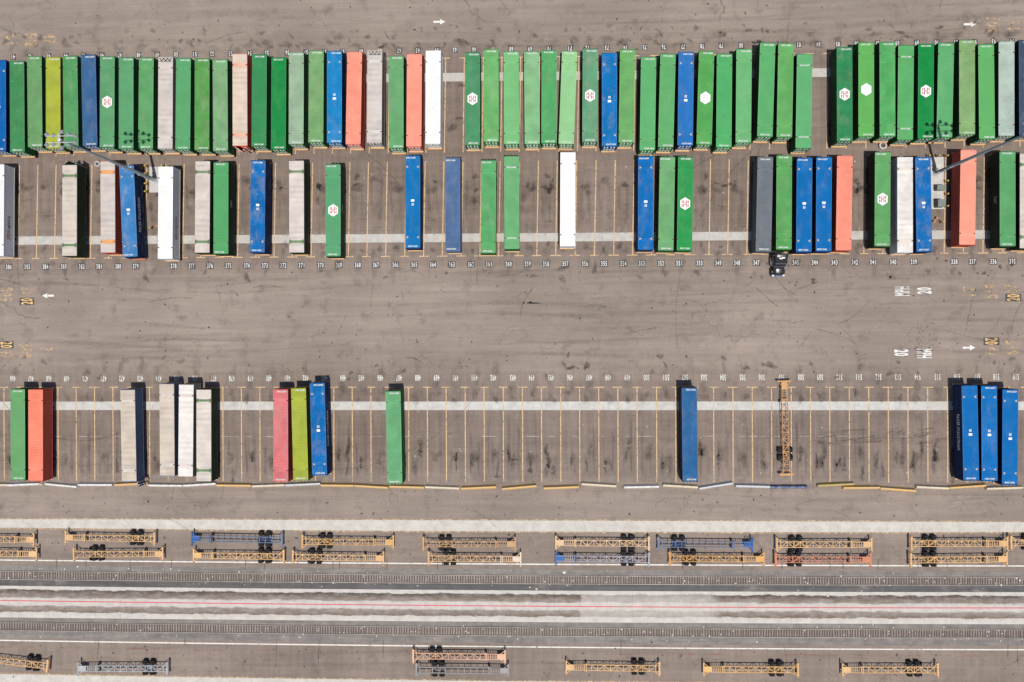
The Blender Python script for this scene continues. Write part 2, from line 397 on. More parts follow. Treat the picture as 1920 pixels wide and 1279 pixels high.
# railway tracks
m_rail = flat_mat('worn_rail_steel', (.27, .235, .21), .6, .2, .4, var=.4, scale=.15)
m_sleeper = flat_mat('old_timber_sleeper', (.085, .066, .055), .9, var=.35, scale=6)
m_fill = gravel_mat('dusty_track_fill', (.175, .152, .135), (.245, .215, .192))
def railway(top, bot, label):
    t = thing('railway_track', label, 'railway track', (0, 0, 0), 0, 'two parallel tracks of the rail yard')
    A, B = smooth5(top), smooth5(bot)
    mb, uv = ribbon(A, B, .010, 60); fme = mb.mesh('track_fill', m_fill); ob('track_fill', fme, t)
    for pts in (A, B):
        mb = MB(); g = [at(x, y) for x, y in pts]; secs = []
        for i, p in enumerate(g):
            d = (g[min(i+1, len(g)-1)]-g[max(i-1, 0)]).normalized(); nn = Vector((-d.y, d.x, 0))
            prof = [(-.05, .0), (.05, .0), (.05, .02), (.034, .04), (.037, .15), (-.037, .15), (-.034, .04), (-.05, .02)]
            secs.append([p+nn*a+Vector((0, 0, h)) for a, h in prof])
        mb.loft(secs); ob('rail', mb.mesh('rail', m_rail), t)
    # sleepers between the rails, every 0.45 m
    xs = [a for a, _ in A]
    def yy(pts, x):
        for (x0, y0), (x1, y1) in zip(pts, pts[1:]):
            if x <= x1: return y0+(y1-y0)*(x-x0)/(x1-x0)
        return pts[-1][1]
    proto = MB().box(-.105, .105, -.63, .63, 0, .045).mesh('sleeper', m_sleeper)
    X = at(-60, 1080).x; Xe = at(1990, 1080).x; rest = MB(); k = 0; n = int((Xe-X)/.452)
    for i in range(n):
        xw = X+i*.452; px = NX+(xw)*F/H*.9995
        px = -60+(1990+60)*(i/(n-1)) if False else px
        a = at(px, yy(A, px)); c = at(px, yy(B, px)); m = (a+c)/2; d = (c-a)
        rz = math.atan2(d.y, d.x)+math.pi/2+rnd.uniform(-.03, .03)
        j = rnd.uniform(-.05, .05); zt = rnd.uniform(-.012, .012)
        if abs(i-n/2) < 50:
            ob('sleeper', proto, t, (m.x+j, m.y, .005+zt), rz)
        else:
            co, si = math.cos(rz), math.sin(rz)
            vs = [(m.x+j+x*co-y*si, m.y+x*si+y*co, .05+zt if z else .005) for z in (0, 1) for y in (-.63, .63) for x in (-.12, .12)]
            rest.add(vs, [(0,2,3,1), (4,5,7,6), (0,1,5,4), (2,6,7,3), (0,4,6,2), (1,3,7,5)])
    o = ob('sleepers', rest.mesh('sleepers', m_sleeper), t); o['kind'] = 'stuff'
railway(R1T, R1B, 'upper railway track set in grey gravel just below the parked chassis rows')
railway(R2T, R2B, 'lower railway track set in grey gravel just below the stained concrete apron')

# ------------------------------------------------------------------ bay grid
n1 = [v/4 for v in (100,225,365,495,630,765,900,1040,1180,1320,1463,1590,1730,1873)]+[480+v/4 for v in (82,235,375,515,650,788,930,1073,1213,1355,1490,1635,1775,1915)]
n1 += [960+v/4 for v in (135,280,437,565,713,850,995,1137,1283,1427,1570,1718,1870)]+[None]+[1440+v/4 for v in (232,378,524,665,820,970,1117,1265,1410,1550,1693,1830)]
n2 = [v/4 for v in (66,204,341,477,613,743,887,1018)]+[None]+[v/4 for v in (1302,1437,1575,1713,1851)]+[480+v/4 for v in (66,204,341,485,622,763,900,1045,1187,1327,1468,1612,1745,1895)]
n2 += [960+v/4 for v in (117,255,400,547,690,835,973,1117,1253,1407,1547,1688,1833)]+[None]+[1440+v/4 for v in (207,351,498,650,787,938,1093)]+[None]+[1440+v/4 for v in (1397,1533,1690,1833)]
n3 = [v/4 for v in (97,232,368,502,640,778,915,1052,1190)]+[None, None]+[v/4 for v in (1602,1740,1880)]+[480+v/4 for v in (97,237,373)]+[None]+[480+v/4 for v in (653,790,932,1073,1215,1355,1497,1640,1780)]+[962]
n3 += [960+v/4 for v in (148,293,435,578,722,865,1010,1157,1297,1440,1583,1730,1873)]+[None]+[1440+v/4 for v in (247,390,535,683,828,975,1122,1272,1418,1568,1712,1860)]
def fill(v):
    v = list(v)
    for i in range(len(v)):
        if v[i] is None:
            j = i
            while v[j] is None: j += 1
            for k in range(i, j): v[k] = v[i-1]+(v[j]-v[i-1])*(k-i+1)/(j-i+1)
    return v
y1 = lambda x: 107.2-x*.01555
y2 = lambda x: 500.7-x*.0056
y3 = lambda x: 710.3-x*.002
_txt = {}
def text_mesh(s, mat, size=1.0, sx=1.0, bold=.0, key=None):
    k = (s, mat.name, size, sx, bold)
    if k in _txt: return _txt[k]
    cu = bpy.data.curves.new('text', 'FONT'); cu.body = s; cu.size = size; cu.align_x = 'CENTER'; cu.align_y = 'CENTER'
    cu.offset = bold; cu.resolution_u = 3
    o = bpy.data.objects.new('text', cu); COL.objects.link(o)
    me = bpy.data.meshes.new_from_object(o.evaluated_get(bpy.context.evaluated_depsgraph_get()))
    bpy.data.objects.remove(o); bpy.data.curves.remove(cu)
    xs = [v.co.x for v in me.vertices]; ys = [v.co.y for v in me.vertices]
    cx, cy = (min(xs)+max(xs))/2, (min(ys)+max(ys))/2
    for v in me.vertices: v.co.x = (v.co.x-cx)*sx; v.co.y -= cy
    me.materials.clear(); me.materials.append(mat); me.name = 'text'
    _txt[k] = me; return me
def text_fit(s, mat, w, h, bold=0.0, gap=1.12):
    k = ('fit', s, mat.name, w, h, bold)
    if k in _txt: return _txt[k]
    cu = bpy.data.curves.new('text', 'FONT'); cu.body = s; cu.size = 1; cu.offset = bold; cu.space_character = gap; cu.resolution_u = 3
    o = bpy.data.objects.new('text', cu); COL.objects.link(o)
    me = bpy.data.meshes.new_from_object(o.evaluated_get(bpy.context.evaluated_depsgraph_get()))
    bpy.data.objects.remove(o); bpy.data.curves.remove(cu)
    xs = [v.co.x for v in me.vertices]; ys = [v.co.y for v in me.vertices]
    cx, cy, dx, dy = (min(xs)+max(xs))/2, (min(ys)+max(ys))/2, max(xs)-min(xs), max(ys)-min(ys)
    for v in me.vertices: v.co.x = (v.co.x-cx)*w/dx; v.co.y = (v.co.y-cy)*h/dy
    me.materials.clear(); me.materials.append(mat); me.name = 'text'
    _txt[k] = me; return me
def merged(name, items, mat):
    """items: (mesh, loc, rz) -> one painted sheet"""
    mb = MB()
    for me, loc, rz in items:
        co, si = math.cos(rz), math.sin(rz)
        mb.add([(loc[0]+v.co.x*co-v.co.y*si, loc[1]+v.co.x*si+v.co.y*co, loc[2]) for v in me.vertices], [tuple(p.vertices) for p in me.polygons])
    return struct(name, mb.mesh(name, mat))
bayX = {}
def bay_row(nums, ys, bays, rot, h, sx, back):
    full = fill(nums); it = []; bk = MB()
    for x, bno, raw in zip(full, bays, nums):
        p = at(x, ys(x)); bayX[bno] = p.x
        if raw is None and bno is None: continue
        it.append((text_fit(str(bno), m_wnum, sx*len(str(bno)), h, .016, 1.2), (p.x, p.y, .016), rot))
        w = sx*len(str(bno))/2+.27
        if back > rnd.random(): bk.box(p.x-w+.12, p.x+w-.12, p.y-h/2-.13, p.y+h/2+.13, .004, .0115)
    merged('bay_numbers', it, m_wnum)
    if bk.v: struct('number_backings', bk.mesh('number_backings', m_patch))
b1 = list(range(41, 41+len(n1))); b2 = []
k = 386
for v in n2:
    if v is None and k in (378, 338): b2.append(None)
    else: b2.append(k); k -= 1
b3 = list(range(466, 466+len(n3)))
bay_row(n1, y1, b1, math.pi, .84, .33, .95)
bay_row(n2, y2, b2, 0, .88, .35, 1.1)
bay_row(n3, y3, b3, math.pi, 1.05, .335, -1)
def bay_lines(nums, top, bot, dx0, dx1, tbar, tw=1.65):
    full = fill(nums); mids = [full[0]-(full[1]-full[0])/2]+[(a+c)/2 for a, c in zip(full, full[1:])]+[full[-1]+(full[-1]-full[-2])/2]
    mb = MB(); w = .085
    for i, x in enumerate(mids):
        a, c = at(x+dx0, top(x)), at(x+dx1, bot(x)); d = (c-a).normalized(); nn = Vector((-d.y, d.x, 0))*w
        up = Vector((0, 0, .008+.0004*(i % 2)))
        mb.add([a-nn+up, c-nn+up, c+nn+up, a+nn+up], [(0, 1, 2, 3)])
        e, s = (a, 1) if tbar == 'top' else (c, -1)
        j = rnd.uniform(-.1, .1); hw = tw/2*rnd.uniform(.85, 1.15)
        mb.add([(e.x-hw+j, e.y, .011), (e.x+hw+j, e.y, .011), (e.x+hw+j, e.y+s*.16, .011), (e.x-hw+j, e.y+s*.16, .011)], [(0, 1, 2, 3) if s > 0 else (3, 2, 1, 0)])
    struct('bay_lines', mb.mesh('bay_lines', m_yline))
bay_lines(n1, lambda x: 120.2-x*.0124, lambda x: 294-x*.0095, 0, -2.4, 'top')
bay_lines(n2, lambda x: 310-x*.0085, lambda x: 484.3-x*.0058, 3.0, 0, 'bot')
bay_lines(n3, lambda x: 727, lambda x: 901.5+x*.002, 0, .7, 'top')

# lane lettering and arrows
def arrow_mesh(mb, p, ang, L=2.15):
    co, si = math.cos(ang), math.sin(ang)
    def q(x, y): return (p.x+x*co-y*si, p.y+x*si+y*co, .012)
    mb.add([q(-L/2, -.17), q(.05, -.17), q(.05, .17), q(-L/2, .17)], [(0, 1, 2, 3)])
    mb.add([q(.12, -.47), q(L/2, 0), q(.12, .47)], [(0, 1, 2)])
mb = MB()
for px, py, a in ((824, 41, 0), (1819, 45.5, 0), (90, 554.5, math.pi), (1817, 652, 0)): arrow_mesh(mb, at(px, py), a)
struct('lane_arrows', mb.mesh('lane_arrows', m_wnum))
it = []
def word(s, px, py, rot, mat, h=2.35, sx=.52, bold=.05, z=.012):
    p = at(px, py); it.append((text_fit(s, mat, {1: .5, 2: 1.12, 3: 1.66}[len(s)]*sx/.5, h, bold*.5, 1.15), (p.x, p.y, z), rot))
U, D = math.pi/2, -math.pi/2
word('MPH', 1691.5, 546, U, m_wnum, 2.55, .48, .05); word('20', 1733, 545, U, m_wnum, 2.5, .50, .07)
word('20', 1690, 661.5, D, m_wnum, 2.5, .50, .07); word('MPH', 1733, 663, D, m_wnum, 2.55, .48, .05)
merged('lane_lettering', it, m_wnum)
it = []
for s, px, py, r in (('17', 1818, 546, U), ('519', 1859, 546, U), ('47', 1896, 542, U), ('47', 1859, 659, D), ('519', 1897, 652, D),
                     ('47', 13, 664, D), ('508', 49, 658, D), ('7', 87, 655, D), ('47', 51, 546, U), ('508', 12, 552, U),
                     ('51', 22, 74, D), ('508', 58, 75, D), ('47', 94, 73, D), ('508', 1862, 46, D), ('51', 1898, 46, D)):
    word(s, px, py, r, m_yfaint, 2.4, .75, .06, .014)
merged('faded_lane_lettering', it, m_yfaint)
it = []; bk = MB()
for px, py, r in ((1900, 558, U), (1859, 640, D), (12, 646.5, D), (50.5, 565.3, U)):
    p = at(px, py); bk.box(p.x-1.35, p.x+1.35, p.y-.66, p.y+.66, .004, .010)
    word('20', px, py, r, m_ytext, 2.25, .50, .05, .016)
merged('yellow_lane_lettering', it, m_ytext)
struct('lettering_backings', bk.mesh('lettering_backings', m_patch))

# oil stains, drips and tyre scuffs: thin real films with soft irregular edges
def stain_mat(name='oil_film', col=(.045, .036, .031)):
    q = NT(name); a = q.n('Attribute', attribute_name='film'); g = q.n('NewGeometry'); P = g.outputs['Position']
    n = q.rng(q.noise(P, 2.2, 6, .7), .3, .62)
    f = q.math('MULTIPLY', a.outputs['Fac'], q.math('MULTIPLY_ADD', n, .75, .25), clamp=True)
    q.done(col, .75, .2)
    tr = q.n('BsdfTransparent'); mx = q.n('MixShader'); q.l(f, mx.inputs[0]); q.l(tr.outputs[0], mx.inputs[1]); q.l(q.b.outputs[0], mx.inputs[2])
    q.l(mx.outputs[0], q.out.inputs[0]); return q.mat
m_film = stain_mat(); m_dust = stain_mat('pale_dust_film', (.33, .29, .255))
stain = MB(); film = []
def blot(x, y, rx, ry, ang, a, n=18):
    z = .018+rnd.random()*.01; co, si = math.cos(ang), math.sin(ang)
    ph = [rnd.uniform(0, 6.28) for _ in range(4)]; vs = [(x, y, z)]; film.append(a)
    for ring, al in ((.55, .8), (1.0, 0.0)):
        for k in range(n):
            t = 2*math.pi*k/n
            r = ring*(1+.22*math.sin(2*t+ph[0])+.17*math.sin(3*t+ph[1])+.1*math.sin(5*t+ph[2]))
            u, v = rx*r*math.cos(t), ry*r*math.sin(t)
            vs.append((x+u*co-v*si, y+u*si+v*co, z)); film.append(a*al)
    fs = [(0, 1+k, 1+(k+1) % n) for k in range(n)]+[(1+k, 1+n+k, 1+n+(k+1) % n, 1+(k+1) % n) for k in range(n)]
    stain.add(vs, fs)
def stroke(pts, w, a):
    z = .018+rnd.random()*.01; vs = []; N = len(pts)
    for i, p in enumerate(pts):
        p0, p1 = Vector(pts[max(0, i-1)]), Vector(pts[min(N-1, i+1)]); d = (p1-p0); d = d.normalized() if d.length else Vector((1, 0))
        nn = Vector((-d.y, d.x))*w*(.7+.6*rnd.random()); e = 0 if i in (0, N-1) else rnd.uniform(.4, 1)
        for s, al in ((-1, 0), (0, a*e), (1, 0)): vs.append((p[0]+nn.x*s, p[1]+nn.y*s, z)); film.append(al)
    fs = []
    for i in range(N-1):
        for j in (0, 1): fs.append((3*i+j, 3*i+j+1, 3*i+j+4, 3*i+j+3))
    stain.add(vs, fs)
f1, f2, f3 = fill(n1), fill(n2), fill(n3)
for x in f3:                                              # engine and axle drips in row three
    for _ in range(rnd.choice((0, 1, 1, 2, 4))):
        p = at(x+rnd.uniform(-11, 11), rnd.gauss(856, 18)); blot(p.x, p.y, rnd.uniform(.18, .5), rnd.uniform(.6, 1.7), rnd.uniform(-.15, .15), rnd.uniform(.2, .65)); blot(p.x+rnd.uniform(-.1, .1), p.y-rnd.uniform(.7, 1.3), rnd.uniform(.3, .6), rnd.uniform(.3, .7), 0, rnd.uniform(.2, .6))
    for s in (-1, 1):
        p = at(x+s*8+rnd.uniform(-2, 2), rnd.uniform(770, 860)); p2 = at(x+s*8+rnd.uniform(-2, 2), 893)
        stroke([(p.x+(p2.x-p.x)*t/6+rnd.uniform(-.08, .08), p.y+(p2.y-p.y)*t/6) for t in range(7)], rnd.uniform(.25, .5), rnd.uniform(.12, .42))
    p = at(x+rnd.uniform(-8, 8), rnd.uniform(735, 752)); blot(p.x, p.y, rnd.uniform(.3, .8), rnd.uniform(.4, 1), 0, rnd.uniform(.15, .4))
    if rnd.random() < .5:
        p = at(x+rnd.uniform(-12, 12), rnd.uniform(668, 712)); blot(p.x, p.y, rnd.uniform(.3, .9), rnd.uniform(.25, .7), rnd.uniform(-1, 1), rnd.uniform(.2, .5))
for x in f2:
    for _ in range(rnd.choice((0, 1, 2, 4))):
        p = at(x+rnd.uniform(-11, 13), rnd.gauss(350, 13)); blot(p.x, p.y, rnd.uniform(.25, .9), rnd.uniform(.3, .9), rnd.uniform(-.5, .5), rnd.uniform(.25, .7))
    for s in (-1, 1):
        p = at(x+s*8+rnd.uniform(-2, 2), rnd.uniform(330, 350)); p2 = at(x+s*8+rnd.uniform(-2, 2), rnd.uniform(395, 430))
        stroke([(p.x+(p2.x-p.x)*t/6+rnd.uniform(-.1, .1), p.y+(p2.y-p.y)*t/6) for t in range(7)], rnd.uniform(.25, .5), rnd.uniform(.12, .35))
    p = at(x+rnd.uniform(-9, 9), rnd.uniform(455, 472)); blot(p.x, p.y, rnd.uniform(.3, .7), rnd.uniform(.3, .8), 0, rnd.uniform(.2, .5))
    if rnd.random() < .45:
        p = at(x+rnd.uniform(-12, 12), rnd.uniform(490, 525)); blot(p.x, p.y, rnd.uniform(.3, .8), rnd.uniform(.3, .8), rnd.uniform(-1, 1), rnd.uniform(.2, .5))
    for _ in range(2):
        a = at(x+rnd.uniform(-14, 4), rnd.uniform(318, 430)); ln = rnd.uniform(1, 2.6)
        stroke([(a.x+ln*t/5, a.y+rnd.uniform(-.25, .25)) for t in range(6)], .18, rnd.uniform(.15, .4))
for x in f1:
    for _ in range(2):
        p = at(x+rnd.uniform(-16, 16), rnd.uniform(60, 96)-(x*.012)); blot(p.x, p.y, rnd.uniform(.2, .9), rnd.uniform(.2, .6), rnd.uniform(-1.5, 1.5), rnd.uniform(.12, .45))
for px, py, rx, ry, a in ((860, 222, .9, .4, .5), (866, 160, .9, .4, .5), (848, 240, 1, .8, .5), (1070, 690, .9, .5, .8), (1100, 686, .6, .9, .75), (1065, 666, .4, .6, .6), (1238, 668, .8, .5, .45),
                          (658, 699, .5, .35, .6), (758, 695, .6, .5, .4), (723, 520, .5, .3, .6), (837, 512, .5, .3, .5), (1525, 526, .5, .5, .7), (1115, 504, .45, 1.2, .5), (1055, 503, 1.2, .5, .45),
                          (716, 88, .7, .4, .7), (1689, 61, 1, .35, .6), (1700, 69, .8, .35, .5), (1760, 52, .9, .4, .4), (463, 521, .7, .9, .6), (274, 522, .5, 1, .55), (122, 510, .5, .9, .4), (1845, 512, .5, .35, .8),
                          (1875, 500, .4, .4, .8), (1897, 497, .4, .4, .8), (1757, 485, .3, .3, .7), (1774, 489, .3, .3, .7), (1445, 685, 1.1, .7, .6), (1520, 682, .35, .5, .5), (1668, 700, .8, .6, .4), (1400, 690, .6, .5, .6)):
    p = at(px, py); blot(p.x, p.y, rx, ry, rnd.uniform(-.4, .4), a)
for _ in range(620):                                       # small dark flecks all over the lanes
    px, py = rnd.uniform(-40, 1960), rnd.choice((rnd.uniform(-20, 95), rnd.uniform(505, 700), rnd.uniform(505, 700), rnd.uniform(918, 970), rnd.uniform(1000, 1056), rnd.uniform(1200, 1270)))
    p = at(px, py); r = rnd.uniform(.06, .2); blot(p.x, p.y, r*rnd.uniform(.7, 1.8), r, rnd.uniform(0, 3), rnd.uniform(.5, 1.3), 8)
for _ in range(120):                                       # thin tyre scuffs and cracks
    px, py = rnd.uniform(-40, 1960), rnd.choice((rnd.uniform(0, 95), rnd.uniform(510, 700), rnd.uniform(510, 700), rnd.uniform(510, 700), rnd.uniform(918, 968), rnd.uniform(1210, 1270)))
    if rnd.random() < .4: px = rnd.uniform(1380, 1960)
    p = at(px, py); an = rnd.choice((rnd.gauss(0, .25), rnd.gauss(0, .1), rnd.gauss(1.57, .25), rnd.uniform(0, 3))); ln = rnd.uniform(1.5, 9); cv = rnd.gauss(0, .06)
    q = [p.xy.copy()]
    for t in range(9): an += cv+rnd.gauss(0, .05); q.append(q[-1]+Vector((math.cos(an), math.sin(an)))*ln/9)
    stroke([tuple(v) for v in q], rnd.uniform(.07, .17), rnd.choice((.15, .2, .3, .4, .6)))
for cx, cy, r, a0, a1 in ((620, 545, 32, -1.9, -.5), (840, 30, 60, -.5, .3), (1560, 720, 45, .9, 2.2), (150, 640, 18, 3.6, 5.6), (1700, 600, 40, 1.9, 3.3), (560, 480, 22, .2, 1.4)):
    p = at(cx, cy); stroke([(p.x+r*math.cos(a0+(a1-a0)*t/26), p.y+r*math.sin(a0+(a1-a0)*t/26)) for t in range(27)], .16, .32)
for px in (107, 162, 245, 322, 461, 497, 624, 637, 726, 820, 1209, 1281, 1394, 1465, 1555, 1581, 1647, 1720, 1775):   # joints below the chassis rows
    a, c = at(px, 1046), at(px+rnd.uniform(-2, 2), 1070); stroke([(a.x+(c.x-a.x)*t/5, a.y+(c.y-a.y)*t/5) for t in range(6)], .13, .8)
for px in (186, 519, 598, 719, 1165, 1890, 1908):
    a, c = at(px, 1196), at(px+rnd.uniform(-6, 6), rnd.uniform(1225, 1255)); stroke([(a.x+(c.x-a.x)*t/5, a.y+(c.y-a.y)*t/5) for t in range(6)], .12, .7)
for _ in range(26):
    p = at(rnd.uniform(1490, 1780), rnd.gauss(825, 7)); ln = rnd.uniform(2, 7)
    stroke([(p.x+ln*t/7, p.y+rnd.uniform(-.15, .15)+.05*t) for t in range(8)], rnd.uniform(.12, .3), rnd.uniform(.15, .5))
for _ in range(60):
    p = at(1735+rnd.gauss(0, 14), rnd.uniform(600, 660)); r = rnd.uniform(.06, .18); blot(p.x, p.y, r*.8, r*1.5, 0, rnd.uniform(.3, .7), 8)
for _ in range(46):                                         # broad wheel tracks along the lanes, some swinging into the bays
    lane = rnd.choice(((540, 12, 0), (585, 18, 0), (640, 18, 0), (660, 10, 0), (50, 20, -.012), (1000+235, 12, .006), (945, 10, 0)))
    px = rnd.uniform(-60, 1800); p = at(px, rnd.gauss(lane[0], lane[1])+(px-960)*lane[2]); ln = rnd.uniform(15, 45); an = rnd.gauss(0, .015); cv = rnd.gauss(0, .004)
    for o in (0, 2.0):
        q = [Vector((p.x, p.y+o))]; a2 = an
        for t in range(16): a2 += cv; q.append(q[-1]+Vector((math.cos(a2), math.sin(a2)))*ln/16)
        stroke([tuple(v) for v in q], rnd.uniform(.3, .55), rnd.uniform(.07, .17))
def soft(px, py, rx, ry, a, n=3):
    for _ in range(n):
        p = at(px+rnd.gauss(0, rx*4), py+rnd.gauss(0, ry*4)); blot(p.x, p.y, rx*rnd.uniform(.5, 1.1), ry*rnd.uniform(.5, 1.1), rnd.uniform(-.3, .3), a*rnd.uniform(.5, 1.1))
for x in f3: soft(x+rnd.uniform(-5, 5), rnd.gauss(858, 8), .75, 1.3, .26); soft(x+rnd.uniform(-6, 6), rnd.uniform(732, 750), .8, 1.2, .16, 2); soft(x+rnd.uniform(-4, 4), rnd.uniform(690, 722), .8, 1.6, .16, 2)
for x in f2: soft(x+rnd.uniform(-4, 6), rnd.gauss(347, 8), 1.0, .9, .30); soft(x+rnd.uniform(-6, 6), rnd.uniform(462, 476), .8, .9, .2, 2); soft(x+rnd.uniform(-6, 6), rnd.uniform(370, 425), .9, 1.4, .14, 2); soft(x, rnd.uniform(488, 515), .7, 1.2, .14, 2)
for x in f1: soft(x+rnd.uniform(-8, 8), 98-x*.012+rnd.uniform(-14, 6), 1.3, .9, .22, 2)
me = stain.mesh('oil_stains', m_film); at_ = me.attributes.new('film', 'FLOAT', 'POINT'); at_.data.foreach_set('value', film)
struct('oil_stains', me)
stain = MB(); film = []
for x in f2:                                              # chips and dust beside the concrete strips and at the bay ends
    for _ in range(3):
        p = at(x+rnd.uniform(-14, 14), 435.5-(x-960)*.006+rnd.uniform(-5, 1.5)); blot(p.x, p.y, rnd.uniform(.15, .4), rnd.uniform(.3, .7), 0, rnd.uniform(.25, .7))
    if rnd.random() < .5: p = at(x+rnd.uniform(-14, 14), rnd.uniform(320, 420)); blot(p.x, p.y, rnd.uniform(.25, .5), rnd.uniform(1, 3), rnd.uniform(-.1, .1), rnd.uniform(.15, .4))
for x in f3:
    for _ in range(2):
        p = at(x+rnd.uniform(-16, 16), 771+rnd.uniform(0, 4)); blot(p.x, p.y, rnd.uniform(.15, .4), rnd.uniform(.2, .5), 0, rnd.uniform(.2, .6))
    p = at(x+rnd.uniform(-16, 16), rnd.uniform(893, 906)); blot(p.x, p.y, rnd.uniform(.6, 1.5), rnd.uniform(.3, .7), 0, rnd.uniform(.25, .6))
    for _ in range(2): p = at(x+rnd.uniform(-15, 15), rnd.uniform(780, 890)); blot(p.x, p.y, rnd.uniform(.12, .3), rnd.uniform(1, 3), rnd.uniform(-.05, .05), rnd.uniform(.12, .35))
for _ in range(70):
    p = at(rnd.uniform(-20, 1940), rnd.choice((rnd.uniform(0, 80), rnd.uniform(520, 690), rnd.uniform(918, 965), rnd.uniform(1205, 1260)))); blot(p.x, p.y, rnd.uniform(1, 4), rnd.uniform(.3, 1), rnd.uniform(-.1, .1), rnd.uniform(.1, .3))
me = stain.mesh('dust_patches', m_dust); at_ = me.attributes.new('film', 'FLOAT', 'POINT'); at_.data.foreach_set('value', film)
struct('dust_patches', me)

# litter between and beside the tracks
mb = MB()
def scrap(x, y, r):
    n = 5; t0 = rnd.uniform(0, 6.28); h = rnd.uniform(.03, .08)
    mb.prism([(x+r*rnd.uniform(.5, 1.2)*math.cos(t0+6.283*k/n), y+r*rnd.uniform(.5, 1.2)*math.sin(t0+6.283*k/n)) for k in range(n)], .03, .03+h)
for _ in range(430):
    px = rnd.uniform(-30, 1950); tr = rnd.random(); u = (px-960)/960
    base = 1086+7*u-3*u*u if tr < .55 else 1186+7*u-3*u*u
    if tr > .9: base = rnd.uniform(1060, 1200)
    p = at(px, base+rnd.gauss(0, 8)); scrap(p.x, p.y, rnd.uniform(.05, .15))
for _ in range(60):
    p = at(rnd.uniform(0, 1920), rnd.choice((rnd.uniform(300, 440), rnd.uniform(775, 895)))); scrap(p.x, p.y, rnd.uniform(.06, .13))
for px, py, r in ((1058, 1073.5, .5), (146, 1062, .3), (1006, 1104, .4), (994, 1101, .25), (1552, 1117.5, .35), (1905, 1084, .45), (1912, 1088, .4), (1877, 1097, .4), (263, 1182, .22), (119, 1175, .22), (1853, 1184, .32), (1630, 1192, .3), (1872, 1182, .2), (1330, 1192, .25)):
    p = at(px, py); scrap(p.x, p.y, r*.62)
o = ob('litter_scraps', mb.mesh('litter_scraps', flat_mat('pale_litter', (.5, .47, .42), .8, var=.3))); o['kind'] = 'stuff'

